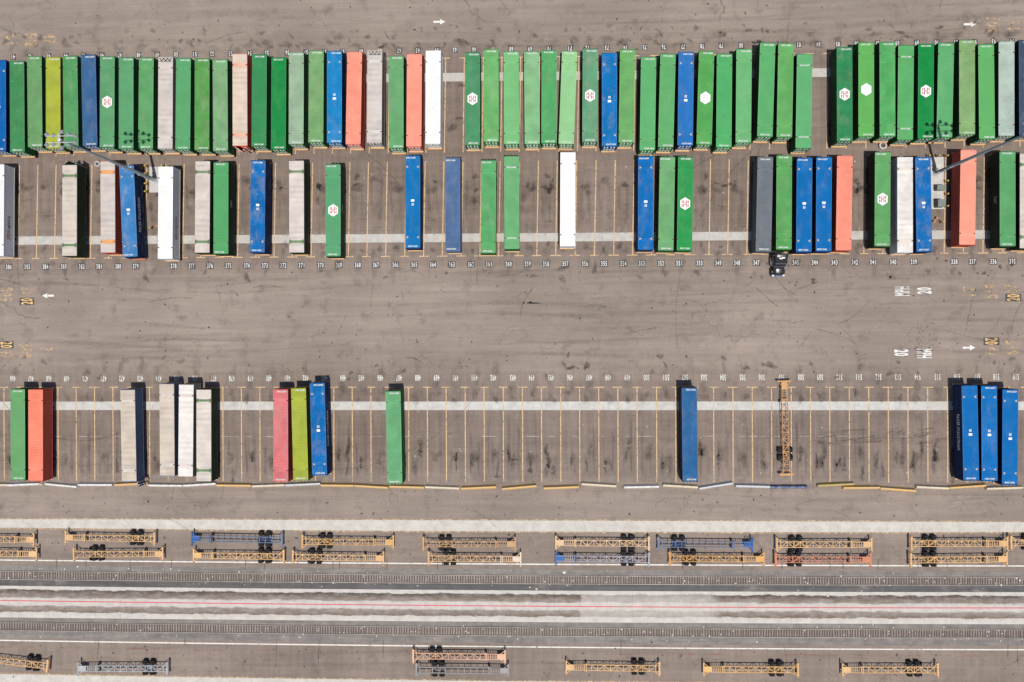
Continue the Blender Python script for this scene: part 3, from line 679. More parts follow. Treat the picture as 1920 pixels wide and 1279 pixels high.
# ------------------------------------------------------------------ shipping containers (53 ft)
CL, CW, CH = 16.15, 2.59, 2.9
DECK = 1.22                                # chassis deck height
TOP = DECK+CH
hl, hw = CL/2, CW/2
def container_meshes():
    D = {}
    b = MB()                                 # walls, floor, front end, corner posts and rails
    for s in (-1, 1):
        n = 56; prof = []
        for k in range(n):
            y0 = -hl+.12+(CL-.24)*k/n; p = (CL-.24)/n
            prof += [(y0, 0), (y0+.26*p, 0), (y0+.48*p, 1), (y0+.78*p, 1)]
        prof.append((hl-.12, 0)); vs, fs = [], []
        for i, (y, d) in enumerate(prof):
            x = s*(hw-.012-.045*d); vs += [(x, y, .16), (x, y, CH-.12)]
            if i: q = (2*i-2, 2*i, 2*i+1, 2*i-1); fs.append(q if s > 0 else q[::-1])
        b.add(vs, fs)
        b.box(s*hw if s < 0 else hw-.09, s*hw+.09 if s < 0 else hw, -hl+.1, hl-.1, 0, .16)
        for y in (-hl, hl-.16): b.box(-hw if s < 0 else hw-.16, -hw+.16 if s < 0 else hw, y, y+.16, 0, CH+.004)
    b.box(-hw+.16, hw-.16, hl-.09, hl-.02, 0, CH)
    for k in range(9): b.box(-hw+.2+k*.26, -hw+.32+k*.26, hl-.02, hl+.003, .2, CH-.15)
    b.box(-hw+.16, hw-.16, -hl, -hl+.1, CH-.14, CH+.002)
    b.box(-hw+.16, hw-.16, -hl, -hl+.1, 0, .14)
    b.box(-hw+.09, hw-.09, -hl+.11, hl-.1, .05, .15)
    D['body'] = b.mesh('body', paint)
    b = MB()
    for s in (-1, 1): b.box(-hw if s < 0 else hw-.075, -hw+.075 if s < 0 else hw, -hl+.16, hl-.16, CH-.12, CH)
    D['rails'] = b.mesh('top_rails', paint)
    def roof(kind):
        b = MB(); x0 = hw-.078 if kind == 'ribbed' else hw-.004; prof = []; zb = CH-.012 if kind == 'ribbed' else CH+.035
        if kind == 'ribbed':
            y = -hl+.105
            while y < hl-.1-.29:
                if abs(abs(y)-6.1) < .3 or abs(y) > hl-.75: prof += [(y, 0), (y+.28, 0)]
                else: prof += [(y, 0), (y+.09, 0), (y+.13, -.034), (y+.24, -.034)]
                y += .284
            prof.append((hl-.095, 0)); nx = 1
        else:
            N = 150; ph = rnd.uniform(0, 6); nx = 6
            prof = [(-hl+.105+(CL-.2)*k/N, .042*math.sin(k*2*math.pi/N*15.5+ph+1.1*math.sin(k*.11))*(.75+.5*math.sin(k*.07+ph))-.03) for k in range(N+1)]
        vs, fs = [], []; sk = [rnd.uniform(-1, 1) for _ in range(9)]
        for i, (y, z) in enumerate(prof):
            for j in range(nx+1):
                u = -1+2*j/nx
                zz = z if kind == 'ribbed' else z*(1+.5*math.sin(i*.37+j*1.3))*(.35 if abs(u) > .9 else 1)
                vs.append((u*x0, y, zb+zz))
            if i:
                for j in range(nx):
                    a = (i-1)*(nx+1)+j; fs.append((a, a+1, a+nx+2, a+nx+1))
        b.add(vs, fs); b.box(-hw+.08, hw-.08, -hl+.105, hl-.095, CH-.11, CH-.08)
        if kind != 'ribbed':
            for sx in (-1, 1): b.box(min(sx*x0, sx*(x0-.02)), max(sx*x0, sx*(x0-.02)), -hl+.1, hl-.1, CH-.05, CH+.018)
        return b.mesh('roof', paint, smooth=(kind != 'ribbed'))
    D['ribbed'] = roof('ribbed'); D['sheet'] = [roof('sheet') for _ in range(3)]
    b = MB(); dw = 1.12                      # door leaf, hinge at the origin, opens outwards (-y)
    b.box(0, dw, -.05, 0, .15, CH-.15)
    for z in (.5, 1.1, 1.7, 2.3): b.box(.08, dw-.06, -.075, -.05, z, z+.18)
    D['door'] = b.mesh('door', paint)
    b = MB()
    for x in (.32, .82):
        b.tube((x, -.11, .18), (x, -.11, CH-.16), .055, n=8)
        for z in (.3, 1.0, 1.9, 2.55): b.box(x-.1, x+.1, -.14, -.052, z, z+.09)
        b.box(x-.02, x+.3, -.15, -.11, 1.05, 1.13)
    D['locking_bar'] = b.mesh('locking_bars', m_bars)
    b = MB(); b.prism([(-.11, -.1), (.11, -.1), (.11, .1), (-.11, .1)], 0, .03); D['casting'] = b.mesh('lifting_casting', m_casting)
    b = MB(); b.prism([(-.42, -.02), (-.16, -.22), (.16, -.24), (.2, 0), (.16, .24), (-.16, .22), (-.42, .02)], 0, .012); D['plate'] = b.mesh('casting_plate', m_pale)
    b = MB(); b.prism([(.98*math.sin(k*math.pi/3), 1.1*math.cos(k*math.pi/3)) for k in range(6)], 0, .006); D['hex'] = b.mesh('hexagon_emblem', m_white)
    b = MB(); w = .14
    for s in (-1, 1):
        for x in (-.52, -.25, .25, .52):
            y0, y1 = (.07, .56) if abs(x) > .4 else (.16, .56)
            b.box(x-w/2, x+w/2, min(s*y0, s*y1), max(s*y0, s*y1), 0, .004)
        b.box(-.3, .3, min(s*.06, s*.155), max(s*.06, s*.155), 0, .004)
    D['hexred'] = b.mesh('emblem_letters', m_red)
    b = MB().box(-.55, .55, -.03, .03, 0, .004).box(-.3, .1, .08, .14, 0, .004); D['hexgrey'] = b.mesh('emblem_line', m_greytext)
    b = MB().box(-.29, .29, -.2, .2, 0, .005); D['square'] = b.mesh('white_square', m_white)
    for nm, w0, w1, L in (('bandg', .22, .2, 1.0), ('bando', .34, .34, 1.0), ('bandw', .3, .26, 1)):   # saddle bands across the roof
        b = MB(); x = hw-.02
        b.prism([(-x, -w0*1.9 if nm == 'bandg' else -w0), (-x*.62, -w1), (x*.62, -w1), (x, -w0*1.9 if nm == 'bandg' else -w0), (x, w0*1.9 if nm == 'bandg' else w0), (x*.62, w1), (-x*.62, w1), (-x, w0*1.9 if nm == 'bandg' else w0)], 0, .035)
        D[nm] = b.mesh('roof_band', paint)
    b = MB(); y = 0                          # black X bracing on the front edge of two roofs
    for k in range(6):
        a, c = -1.05+k*.35, -.7+k*.35
        b.bar((a, -.25 if k % 2 else .2, .02), (c, .2 if k % 2 else -.25, .02), .11, .02)
    b.box(-1.1, 1.1, -.36, -.27, 0, .03); b.box(-1.1, 1.1, .22, .26, 0, .03)
    D['brace'] = b.mesh('roof_bracing', m_brace)
    return D
CM = container_meshes()
codes = ['EMHU %06d' % rnd.randint(200000, 699999) for _ in range(10)]
code_me = [text_mesh(c, m_code, .34, .8, .016) for c in codes]
t53 = text_mesh('53', m_white, .52, .8, .02)

GREEN_BODY, RUST = (46, 110, 62), (150, 62, 48)
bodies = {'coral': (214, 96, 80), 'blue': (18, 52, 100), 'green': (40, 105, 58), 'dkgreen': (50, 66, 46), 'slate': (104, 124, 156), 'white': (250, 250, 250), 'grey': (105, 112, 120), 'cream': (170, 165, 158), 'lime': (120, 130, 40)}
chassis_jobs = []
def container(row, ox, oy, l, r, yt, l2, r2, yb, style, col, label, body=None, hexa=None, wear=.3, doors=(0, 0), band=None, side=None, ch=(244, 200, 146)):
    a = at(ox+(l+r)/8, oy+yt/4, TOP); c = at(ox+(l2+r2)/8, oy+yb/4, TOP)
    mid = (a+c)/2; d = (a-c); rz = math.atan2(d.y, d.x)-math.pi/2
    if row == 2: rz += math.pi
    t = thing('shipping_container', label, 'shipping container', (mid.x, mid.y, DECK), rz, 'containers in the '+('top', 'middle', 'lower')[row-1]+' row')
    bc = body or ('green' if col[1] > col[0] and col[1] > col[2] else 'blue' if col[2] > col[0] else 'white')
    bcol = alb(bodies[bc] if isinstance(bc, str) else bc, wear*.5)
    if col[1] > col[0]+15 and col[1] > col[2]+15: col = (col[0]+14, col[1]-7, col[2]+8)       # dusty greens
    elif col[0] > 240 and col[2] < 150: col = (255, col[1]+9, col[2]+9)
    rcol = alb(col, wear)
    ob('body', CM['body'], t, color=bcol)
    ob('top_rails', CM['rails'], t, color=tuple(min(.8, v*1.12+.025) for v in rcol[:3])+(wear,))
    sheet = style in ('canvas', 'bandg', 'bando', 'brace', 'bandw')
    ob('roof', rnd.choice(CM['sheet']) if sheet else CM['ribbed'], t, color=rcol)
    for s, dr in ((-1, doors[0]), (1, doors[1])):
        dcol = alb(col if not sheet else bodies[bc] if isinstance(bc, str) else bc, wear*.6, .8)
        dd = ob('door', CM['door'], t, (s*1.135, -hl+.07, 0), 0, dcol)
        dd.scale = (-s, 1, 1); dd.rotation_euler = (0, 0, s*R(dr))
        lb = ob('locking_bars', CM['locking_bar'], dd)
    for sy in (-1, 1):
        for sx in (-1, 1):
            p = (sx*(hw-.13), sy*6.1, CH-.005)
            if style == 'blue':
                pl = ob('casting_plate', CM['plate'], t, (sx*(hw-.25), sy*6.1, CH-.002)); pl.scale = (sx*.72, .72, 1)
                ob('lifting_casting', CM['casting'], t, (p[0]-sx*.03, p[1], CH+.012))
            elif sheet and style != 'canvas': ob('lifting_casting', CM['casting'], t, (p[0], p[1], CH+.06))
            else: ob('lifting_casting', CM['casting'], t, (p[0], p[1], CH+.06) if sheet else p)
        if style in ('bandg', 'bando', 'bandw', 'canvas', 'brace'):
            bn = {'bandg': 'bandg', 'bando': 'bando'}.get(style, 'bandw')
            bc2 = {'bandg': (118, 150, 105), 'bando': (242, 178, 120)}.get(style, (222, 214, 204))
            ob('roof_band', CM[bn], t, (0, sy*6.1, CH+.036), color=alb(band or bc2, .35))
        elif style in ('std', 'blue', 'slate', 'white', 'inset') and col[0] < 246:
            yy = 6.1 if style == 'inset' else hl-.42
            if style == 'blue' and sy > 0 and rnd.random() < .2: continue
            ob('roof_number', rnd.choice(code_me), t, (rnd.uniform(-.1, .35) if style != 'inset' else .05, sy*yy, CH-.0+.004), math.pi if sy*1 < 0 else 0)
    if style == 'brace': ob('roof_bracing', CM['brace'], t, (0, hl-.5, CH+.062))
    if style == 'blue':
        ob('white_square', CM['square'], t, (0, -.25, CH+.004)); ob('roof_number', t53, t, (0, .42, CH+.006), math.pi)
    if hexa:
        h = ob('hexagon_emblem', CM['hex'], t, (0, 0, CH+.002))
        if hexa == 'red': ob('emblem_letters', CM['hexred'], h, (0, 0, .006))
        if hexa == 'line': ob('emblem_line', CM['hexgrey'], h, (0, 0, .006))
    if side:
        txt, face, mat, hgt, yo, flip = side
        # lettering on the long wall: face +1 / -1 = local x side
        parts = [('XPO', m_red, -1.55), ('Logistics', mat, .62)] if txt.startswith('XPO') else [(txt, mat, 0)]
        for tx, mm, dx in parts:
            q = ob('side_lettering', text_fit(tx, mm, .35*len(tx)*(hgt/.9)*(.8 if len(tx) == 9 else 1.15), hgt, .015), t, (face*(hw+.004), yo+face*dx, 1.55))
            q.rotation_euler = (R(90), 0, R(90) if face > 0 else R(-90))
    short = label
    chassis_jobs.append((mid, rz, ch, label, row))
    return t

BL, LIME, CORAL, WH = (0, 96, 176), (176, 186, 62), (250, 150, 125), (250, 249, 246)
A = (0, 0); B = (480, 0); Cc = (960, 0); Dd = (1440, 0)
container(1, *A, -67, 45, 450, -65, 47, 1135, 'blue', (0, 100, 176), 'bright blue container cut off by the left edge of the photo, top row', wear=.15)
container(1, *A, 72, 180, 458, 78, 183, 1143, 'std', (55, 152, 80), 'deep green container in bay 42, next to the blue one at the left edge')
container(1, *A, 205, 308, 418, 210, 318, 1108, 'std', (98, 170, 98), 'faded light green container in bay 43, left of the lime yellow one')
container(1, *A, 343, 452, 427, 343, 455, 1115, 'std', LIME, 'lime yellow container in the top row, partly under the lamp mast head', body='lime')
container(1, *A, 470, 580, 418, 478, 588, 1105, 'std', (72, 165, 88), 'green container with dark specks between the lime yellow and the slate blue ones', wear=.5)
container(1, *A, 607, 717, 408, 622, 730, 1100, 'slate', (58, 104, 150), 'slate blue container in the top row near the lime yellow one', wear=.3)
container(1, *A, 750, 860, 422, 748, 856, 1108, 'std', (84, 170, 104), 'green container with white hexagon emblem, right of the slate blue one', hexa='red')
container(1, *A, 890, 1002, 430, 890, 1000, 1118, 'std', (82, 172, 104), 'green container in bay 48 with half of the lamp mast shadow on its roof', wear=.15)
container(1, *A, 1043, 1152, 432, 1037, 1145, 1117, 'std', (86, 174, 98), 'green container crossed by the left lamp mast shadow, left of the grey cream one')
container(1, *A, 1187, 1298, 428, 1183, 1295, 1115, 'brace', (214, 204, 196), 'grey cream container with black bracing at its top end in bay 50', body='cream')
container(1, *A, 1322, 1430, 435, 1315, 1425, 1125, 'std', (80, 176, 104), 'clean green container right beside the grey cream one in bay 50', wear=.12)
container(1, *A, 1462, 1570, 438, 1460, 1568, 1125, 'std', (78, 168, 74), 'grass green container with a dark blotch on its roof in bay 52', wear=.5)
container(1, *A, 1594, 1705, 445, 1600, 1708, 1135, 'std', (112, 182, 116), 'pale faded green container left of the peach roofed one with open doors', wear=.6)
container(1, *A, 1745, 1852, 402, 1744, 1856, 1097, 'bando', (226, 206, 188), 'peach cream roofed container with open red doors in the top row', body='coral', doors=(28, 42), band=(246, 190, 160))
container(1, *A, 1890, 2002, 410, 1885, 1998, 1098, 'std', (44, 152, 80), 'dark green container right beside the peach roofed one with open doors', wear=.15)
container(1, *B, 115, 228, 432, 113, 222, 1122, 'std', (12, 150, 62), 'deep emerald green container left of the pale sage one, top row', wear=.2)
container(1, *B, 247, 358, 390, 245, 356, 1085, 'std', (142, 192, 146), 'pale sage green container between emerald and grass green ones, bay 57', wear=.5)
container(1, *B, 397, 507, 378, 394, 503, 1072, 'std', (110, 180, 104), 'grass green container left of the bright blue one, bay 58', wear=.45)
container(1, *B, 532, 645, 382, 533, 642, 1075, 'blue', (20, 136, 200), 'bright blue container left of the coral ones in the top row', wear=.3)
container(1, *B, 683, 797, 388, 673, 783, 1085, 'std', CORAL, 'coral container between the bright blue and the grey cream ones', body='coral')
container(1, *B, 835, 948, 375, 828, 945, 1075, 'brace', (214, 204, 195), 'grey cream container with white saddle bands beside the coral one, bay 61', body='cream', band=(225, 220, 212))
container(1, *B, 993, 1107, 418, 997, 1105, 1115, 'std', (94, 178, 106), 'green container standing alone between the grey cream and the coral ones, bay 62')
container(1, *B, 1130, 1247, 403, 1127, 1240, 1103, 'std', (250, 152, 128), 'coral container beside the white one in the top row, bay 63', body='coral')
container(1, *B, 1272, 1387, 380, 1267, 1385, 1078, 'white', WH, 'clean white container beside the empty bay 65 in the top row', body='white', wear=.08)
container(1, *B, 1567, 1680, 393, 1567, 1680, 1090, 'std', (62, 158, 96), 'green container with white hexagon emblem right of the empty bay 65', hexa='red')
container(1, *B, 1707, 1820, 368, 1708, 1820, 1067, 'std', (100, 192, 102), 'light green container with dark specks in bay 67', wear=.45)
container(1, *B, 1857, 1970, 385, 1862, 1973, 1085, 'std', (112, 202, 120), 'clean light green container in bay 68', wear=.15)
container(1, *Cc, 88, 205, 388, 97, 207, 1080, 'std', (122, 198, 128), 'pale green container with a dark scratch in bay 69', wear=.45)
container(1, *Cc, 222, 335, 378, 222, 332, 1075, 'std', (74, 180, 96), 'mid green container just left of the crooked light green one, bay 70')
container(1, *Cc, 375, 490, 383, 350, 463, 1083, 'std', (140, 216, 140), 'lightest green container, parked crooked in bay 71', wear=.15)
container(1, *Cc, 530, 645, 365, 527, 640, 1068, 'std', (90, 172, 116), 'green container with white hexagon emblem left of a blue one, bay 72', hexa='red', wear=.7)
container(1, *Cc, 673, 788, 397, 675, 788, 1100, 'blue', (0, 120, 190), 'blue container with scuffed roof right of the hexagon marked one, bay 73', wear=.55)
container(1, *Cc, 812, 922, 370, 802, 912, 1073, 'std', (98, 184, 96), 'yellowish green container right of the scuffed blue one, bay 74')
container(1, *Cc, 967, 1083, 427, 958, 1072, 1130, 'std', (86, 188, 106), 'green container set far back toward the middle row, bay 75', wear=.12)
container(1, *Cc, 1113, 1228, 403, 1095, 1210, 1107, 'std', (88, 184, 102), 'green container immediately left of the purplish blue one, bay 76', wear=.15)
container(1, *Cc, 1250, 1365, 388, 1242, 1356, 1095, 'blue', (36, 118, 192), 'purplish blue container with pale casting marks, bay 77', wear=.3)
container(1, *Cc, 1405, 1515, 382, 1383, 1498, 1087, 'std', (74, 178, 80), 'green container with white hexagon holding only a thin line, bay 78', hexa='line')
container(1, *Cc, 1537, 1652, 403, 1532, 1645, 1108, 'std', (70, 184, 98), 'green container right of the one with the thin lined hexagon, bay 79', wear=.12)
container(1, *Cc, 1685, 1797, 368, 1678, 1792, 1073, 'std', (98, 192, 112), 'slightly paler green container in bay 80', wear=.2)
container(1, *Cc, 1860, 1977, 322, 1838, 1955, 1025, 'std', (82, 184, 102), 'green container whose lane end reaches past its left neighbours, bay 81', wear=.15)
container(1, *Dd, 78, 193, 325, 65, 180, 1030, 'std', (90, 184, 92), 'green container with a rubbed pale patch on its roof, bay 82', wear=.35)
container(1, *Dd, 217, 335, 403, 207, 322, 1115, 'inset', (88, 186, 110), 'green container left of the empty bay 84, white marks inset from its ends', wear=.1)
container(1, *Dd, 513, 635, 353, 517, 635, 1062, 'std', (34, 148, 78), 'dark green container with hexagon emblem right of the empty bay 84', hexa='red', wear=.45)
container(1, *Dd, 677, 797, 318, 677, 797, 1025, 'std', (88, 188, 86), 'green container with plain blank white hexagon on its roof', hexa='blank', wear=.1)
container(1, *Dd, 837, 953, 313, 837, 957, 1027, 'std', (74, 184, 92), 'green container with scattered dark specks right of the blank hexagon one', wear=.6)
container(1, *Dd, 978, 1095, 338, 970, 1087, 1053, 'inset', (80, 184, 98), 'green container with inset white marks left of the emerald hexagon one, bay 88', wear=.2)
container(1, *Dd, 1128, 1245, 325, 1122, 1242, 1043, 'std', (0, 150, 60), 'emerald green container with hexagon emblem near the right lamp mast shadow', hexa='red', wear=.15)
container(1, *Dd, 1280, 1395, 320, 1263, 1382, 1033, 'std', (86, 184, 106), 'green container with the right lamp mast shadow across its lower end, bay 90', wear=.2)
container(1, *Dd, 1433, 1553, 300, 1435, 1553, 1010, 'std', (122, 184, 106), 'olive tinted pale green container in bay 91', wear=.5)
container(1, *Dd, 1578, 1693, 333, 1585, 1702, 1043, 'std', (88, 188, 96), 'clean green container left of the pale grey green one, bay 92', wear=.1)
container(1, *Dd, 1732, 1847, 312, 1732, 1845, 1018, 'std', (166, 204, 176), 'very pale grey green container near the top right corner', wear=.5)
container(1, *Dd, 1882, 2000, 303, 1885, 2003, 1012, 'slate', (66, 84, 106), 'dark slate container cut off by the right edge, top row', wear=.4)

A = (0, 260); B = (480, 260); Cc = (960, 260); Dd = (1440, 260)
m_letdark = flat_mat('dark_side_lettering', (.05, .05, .06), .6)
container(2, *A, -80, 35, 190, -85, 30, 885, 'white', (246, 246, 244), 'white container cut off by the left edge of the photo, middle row', body='white', wear=.08, side=('XPOLogistics', -1, m_letdark, .95, 2.85, 0))
container(2, *A, 467, 577, 197, 467, 575, 880, 'bandg', (218, 205, 193), 'cream roofed container with green bands and dark green walls, bay 382', body='dkgreen', doors=(35, 40))
container(2, *A, 752, 863, 170, 755, 865, 855, 'bando', (214, 202, 194), 'cream roofed container with orange bands and rust red walls, bay 380', body='coral')
container(2, *A, 893, 1003, 203, 923, 1030, 885, 'blue', (66, 136, 198), 'badly scratched blue container parked askew under the left lamp mast', wear=1.0, body='blue', side=('PACER STACKTRAIN', -1, m_white, .85, .5, 0), ch=(238, 140, 96))
container(2, *A, 1187, 1300, 207, 1183, 1293, 905, 'white', WH, 'clean white container right of the left lamp mast base', body='white', wear=.06, side=('XPOLogistics', -1, m_letdark, .95, 2.4, 0))
container(2, *A, 1467, 1575, 175, 1462, 1570, 850, 'bandg', (220, 208, 198), 'cream roofed container with green bands touching a green one, bay 376', body='dkgreen', wear=.35)
container(2, *A, 1602, 1713, 175, 1602, 1710, 868, 'std', (76, 176, 98), 'plain green container right of the cream roofed one, bay 375', body='dkgreen', wear=.08, side=('EMP', -1, m_greytext, .9, -1.0, 0))
container(2, *A, 1880, 1992, 160, 1872, 1985, 857, 'blue', (0, 112, 184), 'bright blue container with white scratches, alone in bay 373', wear=.75)
container(2, *B, 247, 360, 170, 250, 360, 850, 'bandg', (224, 213, 204), 'cream roofed container with green bands, alone in bay 371', body='dkgreen', wear=.3)
container(2, *B, 522, 635, 190, 522, 635, 885, 'std', (80, 174, 110), 'green container with hexagon emblem, alone in bay 369', body='dkgreen', hexa='red', wear=.1, side=('UMAX', -1, m_greytext, .8, -.5, 0))
container(2, *B, 1120, 1230, 122, 1120, 1230, 828, 'blue', (0, 118, 184), 'bright blue container, alone in bay 365', wear=.18)
container(2, *B, 1418, 1532, 140, 1420, 1532, 850, 'slate', (86, 116, 158), 'greyish slate blue container, alone in bay 363', wear=.35, body='slate')
container(2, *B, 1688, 1800, 157, 1685, 1797, 865, 'std', (80, 180, 100), 'green container with a dark smear near its top end, bay 361', wear=.5)
container(2, *B, 1862, 1970, 127, 1865, 1975, 833, 'inset', (98, 188, 114), 'light green container with inset white marks, bay 360', wear=.25)
container(2, *Cc, 360, 480, 95, 357, 475, 815, 'white', WH, 'pure white container, alone in bay 357 of the middle row', body='white', wear=.05)
container(2, *Cc, 947, 1060, 132, 945, 1060, 835, 'blue', (0, 112, 186), 'blue container with dark wet stains on its roof, bay 353', wear=.35)
container(2, *Cc, 1110, 1222, 137, 1097, 1210, 840, 'std', (100, 182, 108), 'faded green container between the stained blue and the hexagon marked ones, bay 352', wear=.3)
container(2, *Cc, 1245, 1362, 135, 1237, 1350, 840, 'std', (32, 164, 74), 'vivid green container with hexagon emblem, bay 351', hexa='red', wear=.3)
container(2, *Cc, 1843, 1958, 140, 1828, 1943, 845, 'slate', (116, 122, 130), 'dark grey container left of the green one hitched to the truck', body='grey', wear=.25)
container(2, *Dd, 65, 180, 125, 60, 178, 832, 'std', (80, 176, 86), 'green container hitched behind the black truck', wear=.4)
container(2, *Dd, 217, 333, 142, 212, 325, 853, 'blue', (0, 112, 184), 'blue container in bay 345, just right of the truck', wear=.25)
container(2, *Dd, 363, 480, 135, 358, 475, 850, 'blue', (0, 112, 184), 'blue container in bay 344, touching the coral one', wear=.25)
container(2, *Dd, 520, 635, 127, 508, 625, 840, 'std', (252, 144, 120), 'coral container with red scrapes right of two blue ones, bay 343', body='coral', wear=.3)
container(2, *Dd, 803, 920, 95, 800, 915, 813, 'std', (88, 178, 96), 'green container with hexagon emblem left of the rusty white one, bay 341', body='dkgreen', hexa='red', wear=.3)
container(2, *Dd, 968, 1087, 137, 968, 1088, 857, 'bandw', (240, 234, 226), 'white container with rusty saddle marks on its roof, bay 340', body='white', wear=.4, band=(236, 226, 212))
container(2, *Dd, 1105, 1218, 135, 1113, 1235, 853, 'blue', (0, 112, 186), 'scuffed blue container beside the right lamp mast cabinets', wear=.6)
container(2, *Dd, 1447, 1563, 78, 1435, 1552, 803, 'white', (253, 156, 132), 'coral container right of the right lamp mast, bay 338', body='coral', wear=.15)
container(2, *Dd, 1738, 1855, 90, 1738, 1858, 812, 'std', (80, 174, 98), 'green container left of the right edge, middle row, bay 336', body='dkgreen', wear=.25, side=('EMP', 1, m_greytext, .9, 0, 0))
container(2, *Dd, 1890, 2005, 105, 1890, 2005, 828, 'bandg', (218, 206, 196), 'cream roofed green banded container cut off by the right edge, bay 335', body='dkgreen')

A = (0, 640); B = (480, 640); Cc = (960, 640); Dd = (1440, 640)
container(3, *A, 78, 185, 360, 80, 190, 1042, 'std', (98, 178, 104), 'green container beside the coral one, lower row far left', wear=.1)
container(3, *A, 212, 320, 360, 212, 322, 1050, 'white', (250, 136, 108), 'coral container with an ajar door, lower row far left', body='coral', doors=(0, 38), wear=.3)
container(3, *A, 903, 1010, 362, 915, 1023, 1053, 'bandw', (214, 200, 184), 'cream canvas roofed container with blue walls, alone in bay 473', body='slate', doors=(0, 118))
container(3, *A, 1195, 1305, 318, 1200, 1310, 1010, 'bandw', (216, 202, 186), 'cream canvas roofed container left of the white roofed one, bay 475', body='slate', wear=.4)
container(3, *A, 1343, 1452, 323, 1337, 1445, 1017, 'bandw', (244, 236, 228), 'white roofed container between two cream roofed ones, lower row', body='cream', wear=.25, band=(238, 228, 218))
container(3, *A, 1473, 1583, 360, 1475, 1583, 1053, 'bandg', (226, 215, 204), 'cream roofed container with green bands, lower row, bay 477', body='dkgreen')
container(3, *B, 128, 240, 360, 130, 242, 1055, 'std', (226, 124, 126), 'pinkish red container with rows of pale scuffs, lower row', body='coral', wear=1.0)
container(3, *B, 263, 373, 350, 280, 393, 1045, 'std', (172, 184, 66), 'lime yellow container between the pink and the blue ones, lower row', body='lime', wear=.35)
container(3, *B, 403, 513, 312, 422, 532, 1005, 'blue', (0, 112, 184), 'blue scuffed container right of the lime yellow one, lower row', wear=.55, side=('PACER STACKTRAIN', 1, m_white, .85, 0, 0))
container(3, *B, 970, 1085, 373, 985, 1098, 1070, 'std', (96, 184, 116), 'green container, alone in bay 487 of the lower row', wear=.3)
container(3, *Cc, 1273, 1387, 347, 1283, 1393, 1053, 'slate', (46, 106, 160), 'steel blue container, alone in bay 502', wear=.35, body=(40, 50, 66))
container(3, *Dd, 1452, 1570, 333, 1468, 1582, 1043, 'blue', (0, 112, 186), 'leftmost of the three blue containers at the lower right', wear=.15, side=('PACER STACKTRAIN', -1, m_white, .85, 0, 0))
container(3, *Dd, 1600, 1717, 335, 1605, 1720, 1047, 'blue', (6, 118, 194), 'middle of the three blue containers at the lower right, ribbed roof', wear=.3)
container(3, *Dd, 1760, 1878, 360, 1757, 1873, 1078, 'blue', (0, 112, 186), 'rightmost of the three blue containers at the lower right', wear=.15)

